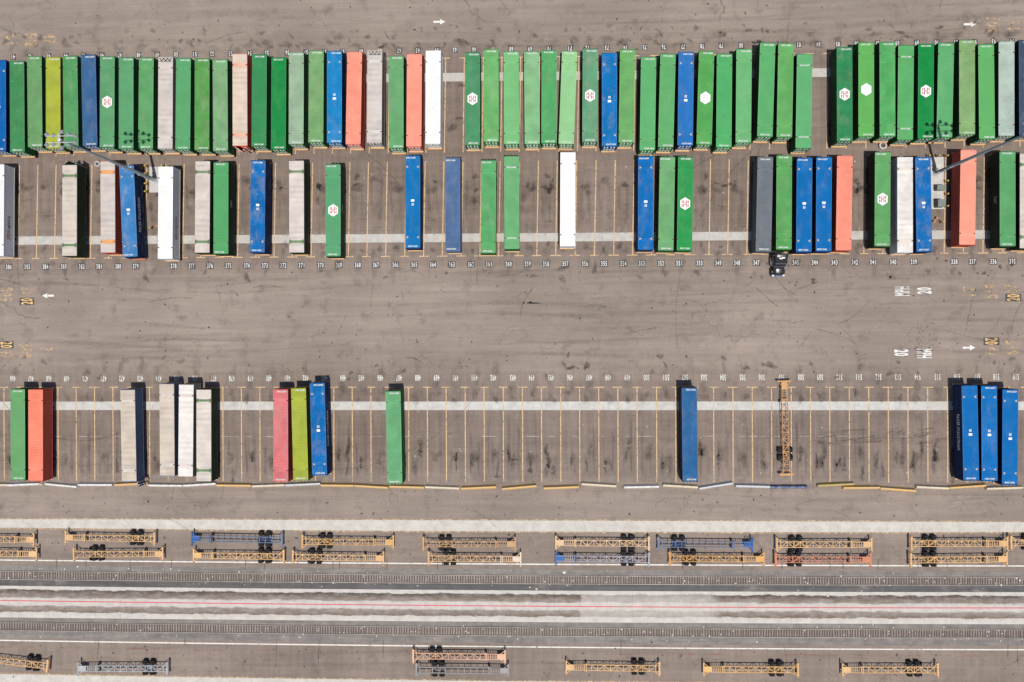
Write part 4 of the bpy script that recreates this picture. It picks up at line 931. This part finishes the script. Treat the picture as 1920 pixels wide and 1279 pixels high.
# ------------------------------------------------------------------ chassis trailers
CHL = 8.2
def chassis_meshes(plainframe=False):
    b = MB(); z1 = 1.2
    for s in (-1, 1):
        b.box(s*.5-.045, s*.5+.045, -8.0, 5.2, z1-.09, z1)          # top chord
        b.box(s*.5-.045, s*.5+.045, -7.6, 4.9, .84, .92)           # bottom chord
        b.box(s*.45-.05, s*.45+.05, 5.2, 8.0, z1-.16, z1)          # gooseneck
        for k in range(12):
            y = -7.5+k*1.12; b.box(s*.5-.03, s*.5+.03, y-.03, y+.03, .9, z1-.08)
    k = 0; y = -7.5
    while y < 5.0:
        b.box(-.45, .45, y-.05, y+.05, z1-.085, z1-.005)
        if y+1.12 < 4.6 and not plainframe:
            if k % 2: b.bar((-.44, y+.04, z1-.045), (.44, y+1.08, z1-.045), .09, .06)
            else: b.bar((.44, y+.04, z1-.045), (-.44, y+1.08, z1-.045), .09, .06)
        y += 1.12; k += 1
    for y in (5.15, 5.55, 5.95, 6.35): b.box(-.40, .40, y-.04, y+.04, z1-.09, z1-.006)
    D = {'frame': b.mesh('main_frame', frame_paint)}
    b = MB(); b.box(-.40, .40, 6.65, 7.95, z1-.05, z1-.008)
    for y in (6.8, 7.0, 7.3): b.box(-.38, .38, y, y+.05, z1-.008, z1+.012)
    b.box(-.40, .40, 6.65, 7.9, .92, .98); D['plate'] = b.mesh('gooseneck_plate', frame_paint)
    for nm, y, d in (('front_bolster', 8.08, -1), ('rear_bolster', -8.12, 1)):
        b = MB(); b.box(-1.25, 1.25, y-.12, y+.12, z1-.22, z1+.012)
        for s in (-1, 1):
            pts = [(s*.5, y+d*.14), (s*.86, y+d*.14), (s*.5, y+d*.5)]
            if (s > 0) == (d > 0): pts = pts
            b.bar((s*.5, y+d*.75, z1-.05), (s*1.0, y+d*.12, z1-.05), .1, .07)
            b.box(s*1.17-.08, s*1.17+.08, y-.1, y+.1, z1+.012, z1+(.16 if d < 0 else .09))
        if d > 0: b.box(-1.2, 1.2, y-.2, y-.14, z1-.24, z1-.05)
        D[nm] = b.mesh(nm, frame_paint)
    b = MB()
    for k in (-1.0, -.75, .75, 1.0): b.box(k-.08, k+.08, -8.37, -8.32, .99, 1.12)
    D['lamp'] = b.mesh('tail_lamp', m_tail)
    b = MB(); b.box(-.09, .09, -.09, .09, .08, 1.0); b.box(-.22, .22, -.2, .2, 0, .08); b.box(-.12, .12, -.12, .12, .75, 1.05); D['leg'] = b.mesh('landing_leg', m_steel)
    b = MB(); b.box(-.72, .72, 4.52, 4.66, z1-.2, z1+.005); b.box(-.62, .62, 4.85, 4.93, z1-.2, z1+.003); D['crossbar'] = b.mesh('landing_crossbar', frame_paint)
    b = MB(); b.tube((-1.2, 0, .5), (1.2, 0, .5), .075, n=8); b.tube((-.35, .1, .62), (.35, .1, .62), .12, n=8); D['axle'] = b.mesh('axle', m_steel)
    b = MB()
    for s in (-1, 1): b.box(s*.42-.06, s*.42+.06, -1.15, 1.15, .62, .84)
    for y in (-1.1, -.4, .1, .4, 1.1): b.box(-.36, .36, y-.06, y+.06, .66, .82)
    b.bar((-.3, -1, .78), (.3, 0, .78), .12, .06); b.bar((.3, 0, .76), (-.3, 1, .76), .12, .06); D['bogie'] = b.mesh('bogie_frame', frame_paint)
    b = MB(); r = .5
    for x0 in (-.30, .03): b.lathe([(.30, x0), (.44, x0), (r, x0+.05), (r, x0+.22), (.44, x0+.27), (.30, x0+.27)], 'x', 18, (0, 0, r))
    D['tyre'] = b.mesh('tyre', m_rubber)
    b = MB(); b.lathe([(.28, -.26), (.28, .20), (.15, .22), (.12, .27)], 'x', 12, (0, 0, r)); D['rim'] = b.mesh('rim', m_galv)
    b = MB(); b.box(-.33, .33, -.02, .02, .25, .95); D['flap'] = b.mesh('mud_flap', m_rubber)
    return D
HM = chassis_meshes(); HP = chassis_meshes(True)
def chassis(p, rz, col, label, group, slide=-4.6, detail=True, plainframe=False, fcol=None, wear=.5):
    m = HP if plainframe else HM
    t = thing('trailer_chassis', label, 'trailer chassis', (p[0], p[1], 0), rz, group)
    c = alb(col, wear); fc = alb(fcol, wear) if fcol else c
    ob('main_frame', m['frame'], t, color=c); ob('gooseneck_plate', m['plate'], t, color=fc)
    ob('front_bolster', m['front_bolster'], t, color=fc); ob('rear_bolster', m['rear_bolster'], t, color=c)
    ob('landing_crossbar', m['crossbar'], t, color=fc)
    ob('bogie_frame', m['bogie'], t, (0, slide, 0), color=tuple(v*.7 for v in (fc if plainframe else c)[:3])+(.6,))
    for s in (-1, 1):
        ob('landing_leg', m['leg'], t, (s*.62, 4.59, 0))
        ob('mud_flap', m['flap'], t, (s*.95, slide-1.28, 0))
        for dy in (-.64, .64):
            w = ob('wheel', m['tyre'], t, (s*.98, slide+dy, 0), 0 if s > 0 else math.pi)
            if detail: ob('rim', m['rim'], w)
    for dy in (-.64, .64): ob('axle', m['axle'], t, (0, slide+dy, 0))
    if detail: ob('tail_lamps', m['lamp'], t)
    return t
YEL = (240, 196, 144)
for mid, rz, ch, label, row in chassis_jobs:
    lab = 'trailer chassis under the '+label
    w = lab.split()
    if len(w) > 16: lab = ' '.join(w[:16]).rstrip(',')
    chassis((mid.x, mid.y), rz, ch, lab, 'chassis carrying the containers', -4.6, detail=(row != 3))
def open_chassis(ox, oy, x0, x1, ya, yb, front, col, label, grp='empty chassis parked beside the tracks', fr=.735, **kw):
    a, c = at(ox+x0/4, oy+ya/4, 1.2), at(ox+x1/4, oy+yb/4, 1.2); mid = (a+c)/2; d = (c-a) if front == 'R' else (a-c)
    rz = math.atan2(d.y, d.x)-math.pi/2
    chassis((mid.x, mid.y), rz, col, label, grp, CHL-16.4*fr-.64, **kw)
O1, O2, O3, O4 = (0, 959), (480, 959), (960, 959), (1440, 959)
ORG = (246, 198, 138); TAN = (214, 172, 128); BLU = (66, 120, 190)
open_chassis(*O1, -425, 272, 208, 212, 'R', YEL, 'yellow empty chassis cut off at the left edge, upper of the two')
open_chassis(*O1, 475, 1170, 195, 206, 'L', YEL, 'yellow empty chassis below the concrete strip, wheels to the right, left of the blue one')
open_chassis(*O1, 1430, 2120, 204, 216, 'L', (132, 148, 172), 'blue empty chassis with wheels to the right, above a yellow one', fcol=(40, 104, 178), plainframe=True, fr=.755)
open_chassis(*O2, 345, 1035, 227, 232, 'R', (232, 186, 124), 'pale yellow empty chassis with wheels to the left, upper line', fr=.71)
open_chassis(*O2, 1255, 1948, 244, 245, 'R', TAN, 'tan brown empty chassis with wheels to the left, upper line', fr=.725)
open_chassis(*O3, 325, 1027, 236, 241, 'L', (246, 208, 164), 'cream orange empty chassis above the blue and white one')
open_chassis(*O3, 1097, 1808, 246, 250, 'R', (126, 142, 168), 'blue empty chassis with wheels to the left, upper line', fcol=(40, 100, 176), plainframe=True, fr=.74)
open_chassis(*O4, 62, 786, 249, 249, 'R', YEL, 'yellow empty chassis directly above the coral one', fr=.745)
open_chassis(*O4, 1073, 1803, 242, 241, 'R', ORG, 'yellow empty chassis second from the right edge, upper line', fr=.75)
open_chassis(*O4, 1825, 2555, 236, 236, 'R', YEL, 'yellow empty chassis cut off by the right edge, upper line', fr=.75)
open_chassis(*O1, -405, 292, 310, 320, 'R', YEL, 'yellow empty chassis cut off at the left edge, lower of the two')
open_chassis(*O1, 548, 1226, 322, 319, 'R', YEL, 'yellow empty chassis on the white line with wheels to the left, far left', fr=.71)
open_chassis(*O1, 1445, 2130, 330, 340, 'L', ORG, 'orange yellow empty chassis directly below the blue one')
open_chassis(*O2, 273, 962, 342, 352, 'R', YEL, 'yellow empty chassis with wheels to the left, below the pale yellow one', fr=.72)
open_chassis(*O2, 1295, 1988, 352, 358, 'R', YEL, 'empty chassis with yellow rear and cream white front', fcol=(244, 226, 206), fr=.735)
open_chassis(*O3, 326, 1027, 353, 361, 'L', (186, 186, 198), 'blue and white empty chassis below the cream orange one', fcol=(70, 120, 190))
open_chassis(*O3, 1183, 1893, 354, 358, 'R', (238, 182, 112), 'yellow empty chassis below the blue one with wheels to the left', fr=.74)
open_chassis(*O4, 55, 777, 362, 362, 'R', (226, 150, 118), 'coral empty chassis on the white line', fr=.745)
open_chassis(*O4, 1068, 1800, 366, 357, 'R', ORG, 'yellow empty chassis on the white line near the right edge', fr=.745)
open_chassis(*O1, -325, 372, 1082, 1164, 'L', YEL, 'yellow empty chassis cut off at the bottom left, set at a slant', fr=.77)
open_chassis(*O1, 580, 1256, 1180, 1180, 'L', (188, 192, 196), 'light grey empty chassis alone at the bottom left')
open_chassis(*O2, 1176, 1873, 1086, 1092, 'R', (248, 196, 164), 'pale coral empty chassis above a grey one at the bottom', fr=.72)
open_chassis(*O2, 1205, 1893, 1190, 1196, 'R', (170, 168, 166), 'grey empty chassis without diagonals directly below the pale coral one', plainframe=True, fr=.725)
open_chassis(*O3, 402, 1107, 1170, 1180, 'L', YEL, 'yellow empty chassis at the bottom just right of centre')
open_chassis(*O3, 1435, 2146, 1185, 1190, 'L', (238, 190, 128), 'yellow empty chassis second from the right along the bottom')
open_chassis(*O4, 556, 1277, 1190, 1190, 'L', YEL, 'rightmost yellow empty chassis along the bottom', fr=.72)
a, c = at(1440+122/4, 640+285/4, 1.2), at(1440+140/4, 640+1012/4, 1.2); mid = (a+c)/2; d = a-c
chassis((mid.x, mid.y), math.atan2(d.y, d.x)-math.pi/2, (226, 172, 120), 'tan yellow empty chassis parked upright in the lower row, bay 507', 'empty chassis parked beside the tracks', -4.55)

# ------------------------------------------------------------------ concrete barriers behind the lower row
def barrier_mat():
    q = NT('painted_barrier_concrete'); oi = q.n('ObjectInfo'); tc = q.n('TexCoord'); P = tc.outputs['Object']
    rn = q.math('MULTIPLY', oi.outputs['Random'], 61.0); off = q.n('CombineXYZ'); q.l(rn, off.inputs[0]); off = off.outputs[0]
    w = q.rng(q.noise(P, 1.3, 6, .7, off=off), .45, .62, 0, .55)
    c = q.mix(w, oi.outputs['Color'], (.36, .33, .30))
    c = q.mix(q.rng(q.noise(P, 3, 6, .75, off=off), .56, .7, 0, .6), c, (.12, .10, .085))
    return q.done(c, .85, .2)
m_barrier = barrier_mat()
def barrier_mesh(L):
    b = MB(); prof = [(-.37, 0), (-.37, .07), (-.34, .12), (-.13, .82), (.13, .82), (.34, .12), (.37, .07), (.37, 0)]
    n = 13; secs = []
    for k in range(n):
        x = -L/2+L*k/(n-1); ch = .02 if k in (0, n-1) else 0
        secs.append([(x, y*(1-ch)+rnd.uniform(-.008, .008), z-(ch if z > .5 else 0)+(rnd.uniform(-.012, .012) if z > .5 else 0)) for y, z in prof])
    b.loft(secs); return b.mesh('concrete_barrier', m_barrier)
Y_, W_, G_, C_ = (.55, .34, .12, .3), (.58, .56, .53, .3), (.46, .465, .475, .3), (.56, .47, .33, .3)
BAR = [(0, -205, 1078, 55, 1078, C_), (0, 52, 1080, 312, 1068, W_), (0, 335, 1070, 572, 1092, W_), (0, 582, 1077, 838, 1077, W_), (0, 855, 1078, 1106, 1065, Y_), (0, 1110, 1080, 1365, 1083, W_), (0, 1370, 1083, 1615, 1068, W_),
       (0, 1620, 1080, 1880, 1083, Y_), (480, -33, 1087, 213, 1078, C_), (480, 219, 1080, 480, 1068, G_), (480, 484, 1080, 733, 1083, Y_), (480, 738, 1083, 990, 1098, Y_), (480, 1000, 1090, 1260, 1097, Y_), (480, 1267, 1093, 1525, 1103, C_),
       (480, 1540, 1105, 1800, 1093, Y_), (480, 1845, 1108, 2103, 1085, Y_), (960, 238, 1103, 500, 1092, Y_), (960, 522, 1070, 783, 1087, C_), (960, 842, 1095, 1103, 1090, W_), (960, 1133, 1080, 1395, 1095, C_), (960, 1405, 1105, 1658, 1065, G_),
       (960, 1680, 1085, 1938, 1092, G_), (1440, 24, 1095, 297, 1095, (.07, .10, .19, .3)), (1440, 375, 1083, 648, 1070, (.36, .27, .08, .3)), (1440, 568, 1100, 841, 1098, Y_), (1440, 845, 1103, 1113, 1122, Y_), (1440, 1117, 1092, 1362, 1103, C_), (1440, 1366, 1100, 1638, 1082, Y_), (1440, 1644, 1105, 1915, 1098, C_)]
cname = {id(Y_): 'yellow painted', id(W_): 'white', id(G_): 'bluish grey', id(C_): 'cream yellow'}
for i, (ox, x0, ya, x1, yb, col) in enumerate(BAR):
    a, c = at(ox+x0/4, 640+ya/4, .8), at(ox+x1/4, 640+yb/4, .8); m = (a+c)/2; d = c-a
    bay = min((abs(bayX[n]-m.x), n) for n in b3)[1]
    nm = cname.get(id(col), 'dark blue' if col[2] > .2 else 'olive yellow')
    lab = '%s concrete barrier lying along the foot of bay %d' % (nm, bay)
    if i == 0: lab = 'cream yellow concrete barrier cut off by the left edge'
    thing('concrete_barrier', lab, 'barrier', (m.x, m.y, 0), math.atan2(d.y, d.x), 'barriers behind the lower row', barrier_mesh(d.length), col)

# ------------------------------------------------------------------ high-mast lights
def mast(px, py, hgt, label, yaw):
    p = at(px, py, .4); t = thing('light_mast', label, 'light mast', (p.x, p.y, 0), 0, 'tall lamp masts of the yard')
    b = MB(); b.lathe([(.55, 0), (.55, .35), (.45, .4)], 'z', 16); ob('footing', b.mesh('footing', m_pad), t)
    b = MB(); prof = [(.40, .4), (.40, .44)]
    for k in range(13): z = .44+(hgt-.44)*k/12; prof.append((.31-.17*k/12, z))
    b.lathe(prof, 'z', 18); ob('pole', b.mesh('pole', m_pole, True), t)
    b = MB(); b.tube((-.34, -.22, .5), (-.30, -.2, 6.2), .06, n=8)
    for z in (1.5, 3.5, 5.6): b.box(-.42, -.2, -.3, -.14, z, z+.08)
    ob('conduit', b.mesh('conduit', m_galv), t)
    b = MB(); b.box(-.62, -.36, .1, .5, .9, 1.6); ob('control_box', b.mesh('control_box', m_galv), t)
    hd = ob('head_frame', None, t) if False else None
    b = MB(); z = hgt
    for y in (-.47, .47): b.box(-2.0, 2.0, y-.05, y+.05, z-.05, z+.05)
    b.box(-.09, .09, -.9, .9, z-.06, z+.062); b.lathe([(.26, z-.35), (.26, z+.12), (.1, z+.2)], 'z', 12)
    hf = ob('head_frame', b.mesh('head_frame', m_galv), t)
    for (x, y, a) in ((-1.95, .75, .8), (-1.95, -.75, .8), (-.95, .62, .75), (-.95, -.62, .75), (.28, 1.12, .1), (.28, -1.15, .1), (1.25, .75, .75), (1.25, -.8, .75), (2.25, .45, .75), (2.25, -.45, .75)):
        b = MB(); q = .27
        b.loft([[(-q, -q, -.12), (q, -q, -.12), (q, q, -.12), (-q, q, -.12)], [(-q, -q, 0), (q, -q, 0), (q, q, 0), (-q, q, 0)], [(-q*.5, -q*.5, .2), (q*.5, -q*.5, .2), (q*.5, q*.5, .2), (-q*.5, q*.5, .2)]])
        fl = ob('floodlight', b.mesh('floodlight', m_lamp), t, (x, y, hgt-.12)); dv = Vector((x, y, 0)).normalized()
        fl.rotation_euler = (0, 0, a); b = MB().box(-.25, .25, -.25, .25, -.135, -.122); ob('lens', b.mesh('lens', m_lens), fl)
    return t
mast(291, 337.5, 29.0, 'grey floodlight mast leaning across the upper left, base between bays 379 and 378', 0)
mast(1757, 323.5, 29.0, 'grey floodlight mast at the upper right, base beside the cabinets', 0)
def slab(name, px0, py0, px1, py1, z1, mat):
    a, c = at(px0, py0), at(px1, py1); b = MB().box(min(a.x, c.x), max(a.x, c.x), min(a.y, c.y), max(a.y, c.y), .002, z1); return struct(name, b.mesh(name, mat))
slab('concrete_pad', 280.5, 313, 303, 361, .10, m_pad)
slab('concrete_pad', 1744, 295, 1769.5, 374, .10, m_pad); slab('concrete_pad', 1744, 374.4, 1771, 392, .06, m_pad)
def bollard_mesh():
    b = MB(); b.lathe([(.15, 0), (.15, 1.28), (.13, 1.36), (.07, 1.41), (.02, 1.42)], 'z', 14); return b.mesh('bollard', m_yellow, True)
BM = bollard_mesh(); cap = MB().lathe([(.152, 0), (.152, .1)], 'z', 14).mesh('band', m_white)
bol = [(270.3, 310, 'uppermost yellow bollard in the line left of the left lamp mast'), (270.5, 325, 'second yellow bollard from the top, left of the left lamp mast'), (270.7, 343.4, 'third yellow bollard from the top, left of the left lamp mast'), (270.7, 358.2, 'lowest yellow bollard in the line left of the left lamp mast'),
       (302, 309.5, 'yellow bollard at the top end of the white container by the left mast'), (279.5, 426.5, 'yellow bollard standing alone below the left lamp mast'),
       (1744.5, 290.7, 'yellow bollard at the top end of the scuffed blue container by the cabinets'), (1762.3, 290.7, 'yellow bollard beside the shadow above the right lamp mast'), (1778.2, 290.8, 'uppermost yellow bollard in the line right of the right lamp mast'),
       (1778.4, 338.2, 'yellow bollard just below the right lamp mast pole'), (1778.6, 362.6, 'yellow bollard between the two green grey cabinets'), (1778.6, 385.4, 'lowest yellow bollard in the line, beside the lower cabinet'), (1769.8, 415.1, 'yellow bollard standing alone below the cabinets')]
for px, py, lab in bol:
    p = at(px, py, 1.4); thing('bollard', lab, 'bollard', (p.x, p.y, 0), 0, 'yellow bollards guarding the masts', BM)
b = MB(); b.lathe([(.14, 0), (.14, .5), (.18, .52), (.18, .6), (.08, .7)], 'z', 12); b.tube((-.26, 0, .45), (.26, 0, .45), .07, n=8); VM = b.mesh('standpipe', m_orange)
for px, py, lab in ((294, 422.5, 'orange standpipe beside the white container below the left mast'), (1757, 408.5, 'orange standpipe below the lower cabinet'), (1752.5, 414.8, 'orange standpipe beside the scuffed blue container, nearer the lane')):
    p = at(px, py, .6); thing('standpipe', lab, 'standpipe', (p.x, p.y, 0), rnd.uniform(0, 3), 'orange standpipes', VM)
def cabinet(px0, py0, px1, py1, h, label):
    a, c = at(px0, py0, h), at(px1, py1, h); cx, cy = (a.x+c.x)/2, (a.y+c.y)/2; w, d = abs(c.x-a.x)/2, abs(c.y-a.y)/2
    t = thing('electrical_cabinet', label, 'cabinet', (cx, cy, 0), 0, 'electrical cabinets by the right mast')
    b = MB(); b.box(-w+.03, w-.03, -d+.03, d-.03, .1, h-.06); ob('housing', b.mesh('housing', m_cab), t)
    b = MB(); b.loft([[(-w, -d, h-.06), (w, -d, h-.06), (w, d, h-.06), (-w, d, h-.06)], [(-w, -d, h-.02), (w, -d, h-.02), (w, d, h-.02), (-w, d, h-.02)], [(-w+.08, -d+.06, h), (w-.08, -d+.06, h), (w-.08, d-.06, h), (-w+.08, d-.06, h)]])
    ob('lid', b.mesh('lid', m_cab), t)
    for s in (-1, 1):
        b = MB(); b.box(-w+.012, -w+.03, .02 if s > 0 else -d+.06, d-.06 if s > 0 else -.02, .2, h-.12); dr = ob('door', b.mesh('door', m_cab), t)
        b = MB(); b.box(-w-.02, -w+.012, s*.12-.03, s*.12+.03, h*.5, h*.5+.12); ob('handle', b.mesh('handle', m_steel), dr)
cabinet(1757.5, 346.5, 1774.5, 356, 1.35, 'low wide green grey cabinet just under the right lamp mast')
cabinet(1759, 373.5, 1772.5, 387.5, 1.55, 'taller square green grey cabinet, lower of the two')
def ring(px, py, r, h, label):
    p = at(px, py, h); b = MB(); b.lathe([(r*1.05, 0), (r, h), (r*.62, h), (r*.58, .12), (.02, .1)], 'z', 20); me = b.mesh('concrete_ring', m_pad)
    t = thing('concrete_ring', label, 'concrete ring', (p.x, p.y, 0), 0, 'round concrete rings', me)
    b = MB(); b.lathe([(r*.57, .13), (r*.5, .2), (.02, .22)], 'z', 14); ob('soil_fill', b.mesh('soil_fill', m_sleeper), t)
ring(1656, 272.5, .66, .55, 'round concrete ring with brown centre below the blank hexagon container')
ring(182, 307, .5, .6, 'round concrete ring with dark centre beside the orange banded container')

# ------------------------------------------------------------------ black truck hitched to bay 346
def truck():
    p = at(1457.0, 519.5, .45)
    t = thing('truck_tractor', 'black day cab truck tractor hitched to the green container in bay 346', 'truck', (p.x, p.y, 0), math.pi)
    FRT = 0.0                                 # local +y is forward, bumper at y = 0
    def sec(y, w, z0, z1, n=20, e=3.2):
        out = []
        for k in range(n):
            a = 2*math.pi*k/n; c, s = math.cos(a), math.sin(a)
            out.append((w*math.copysign(abs(c)**(2/e), c), y, (z0+z1)/2+(z1-z0)/2*math.copysign(abs(s)**(2/e), s)))
        return out
    b = MB(); b.loft([sec(-3.45, 1.08, .9, 2.65), sec(-3.3, 1.16, .85, 2.78), sec(-2.4, 1.16, .85, 2.82), sec(-2.05, 1.14, .85, 2.74), sec(-1.75, 1.1, .85, 2.15), sec(-1.6, 1.06, .85, 1.9)])
    cab = ob('cab', b.mesh('cab', m_black, True), t)
    b = MB(); b.loft([sec(-3.75, 1.12, 2.66, 3.55, e=4), sec(-3.6, 1.12, 2.66, 3.6, e=4), sec(-3.0, 1.08, 2.68, 3.4, e=4), sec(-2.5, 1.0, 2.7, 3.1, e=4), sec(-2.15, .85, 2.7, 2.86, e=4)])
    fa = ob('roof_fairing', b.mesh('roof_fairing', m_black, True), t)
    b = MB(); b.prism([(-.5, -3.12), (-.05, -3.14), (.1, -3.0), (.4, -3.08), (.5, -2.88), (.1, -2.78), (-.1, -2.9), (-.5, -2.92)], 3.40, 3.47)
    fm = ob('fairing_emblem', b.mesh('fairing_emblem', m_white), fa)
    b = MB(); b.loft([sec(-1.7, .98, .8, 1.95), sec(-1.2, .92, .75, 1.88), sec(-.7, .86, .7, 1.78), sec(-.35, .8, .65, 1.66), sec(-.18, .74, .6, 1.5)])
    ob('hood', b.mesh('hood', m_black, True), t)
    for s in (-1, 1):
        b = MB(); pts = []
        prof = [(.52*math.cos(a), .52*math.sin(a)) for a in [math.pi*k/10 for k in range(11)]]
        b.loft([[(s*.74, -.95+u*1.25, .5+v*1.15) for u, v in prof], [(s*1.0, -.95+u*1.2, .5+v*1.08) for u, v in prof], [(s*1.2, -.95+u*1.1, .5+v*.95) for u, v in prof]])
        ob('fender', b.mesh('fender', m_black, True), t)
        b = MB(); b.lathe([(.3, -.14), (.44, -.14), (.5, -.1), (.5, .1), (.44, .14), (.3, .14)], 'x', 18, (0, 0, .5)); w = ob('wheel', b.mesh('wheel', m_rubber), t, (s*1.0, -.98, 0))
        b = MB(); b.lathe([(.29, -.1), (.29, .1), (.12, .12), (.1, .16)], 'x', 12, (0, 0, .5)); ob('rim', b.mesh('rim', m_chrome), w, (0, 0, 0), 0 if s > 0 else math.pi)
        for y in (-4.9, -6.2):
            w = ob('wheel', HM['tyre'], t, (s*.98, y, 0), 0 if s > 0 else math.pi); ob('rim', HM['rim'], w)
        b = MB(); b.box(s*.9-.17, s*.9+.17, -.32, -.08, .95, 1.2); ob('headlight', b.mesh('headlight', m_lens), t)
        b = MB(); b.box(-.06, .06, -.1, .1, 1.75, 2.35); b.bar((0, 0, 2.0), (-s*.32, -.05, 2.0), .04, .04); ob('side_mirror', b.mesh('side_mirror', m_black), t, (s*1.48, -1.85, 0))
        b = MB(); b.add([(s*1.168, -2.9, 1.9), (s*1.168, -2.1, 1.9), (s*1.168, -2.2, 2.5), (s*1.168, -2.9, 2.5)], [(0, 1, 2, 3)]); b.box(s*1.165-.01, s*1.165+.006, -2.9, -2.15, 1.9, 2.5); ob('side_window', b.mesh('side_window', m_glass), cab)
        b = MB(); b.tube((s*1.0, -3.4, .72), (s*1.0, -1.95, .72), .3, n=16); tk = ob('fuel_tank', b.mesh('fuel_tank', m_chrome, True), t)
        b = MB(); b.tube((s*.95, -3.62, .8), (s*.95, -3.62, 3.3), .07, n=10); ob('exhaust_stack', b.mesh('exhaust_stack', m_chrome), t)
        b = MB(); b.box(s*.4-.05, s*.4+.05, -7.0, -.4, .62, .88); ob('frame_rail', b.mesh('frame_rail', m_steel), t)
    b = MB(); b.add([(-.98, -1.66, 1.93), (.98, -1.66, 1.93), (.88, -2.08, 2.72), (-.88, -2.08, 2.72), (-.98, -1.70, 1.90), (.98, -1.70, 1.90), (.88, -2.12, 2.69), (-.88, -2.12, 2.69)], [(0, 1, 2, 3), (7, 6, 5, 4), (0, 4, 5, 1), (1, 5, 6, 2), (2, 6, 7, 3), (3, 7, 4, 0)])
    ws = ob('windshield', b.mesh('windshield', m_glass), t)
    b = MB(); b.bar((-1.0, -1.62, 1.92), (1.0, -1.62, 1.92), .05, .05); b.bar((-.92, -2.1, 2.77), (.92, -2.1, 2.77), .06, .05); ob('visor_trim', b.mesh('visor_trim', m_chrome), t)
    b = MB(); b.loft([[(x, y, z) for x, y in ((-1.18, -.3), (-.95, -.06), (.95, -.06), (1.18, -.3), (1.15, -.42), (-1.15, -.42))] for z in (.35, .72)]); ob('bumper', b.mesh('bumper', m_blueb), t)
    b = MB(); b.box(-1.0, 1.0, -.06, -.03, .38, .46); b.box(-.55, .55, -.22, -.13, .8, 1.5); ob('grille', b.mesh('grille', m_chrome), t)
    b = MB(); b.box(-.38, .38, -4.35, -3.7, .9, .94); b.box(-.5, .5, -4.3, -4.1, .9, 1.0); ob('catwalk', b.mesh('catwalk', m_galv), t)
    b = MB(); b.lathe([(.45, 1.0), (.45, 1.06), (.1, 1.08)], 'z', 16, (0, -5.5, 0)); ob('fifth_wheel', b.mesh('fifth_wheel', m_steel), t)
    for x in (-.45, .45): b = MB(); b.lathe([(.12, 0), (.12, .5)], 'z', 10, (x, -3.85, .95)); ob('air_tank', b.mesh('air_tank', m_white), t)
truck()
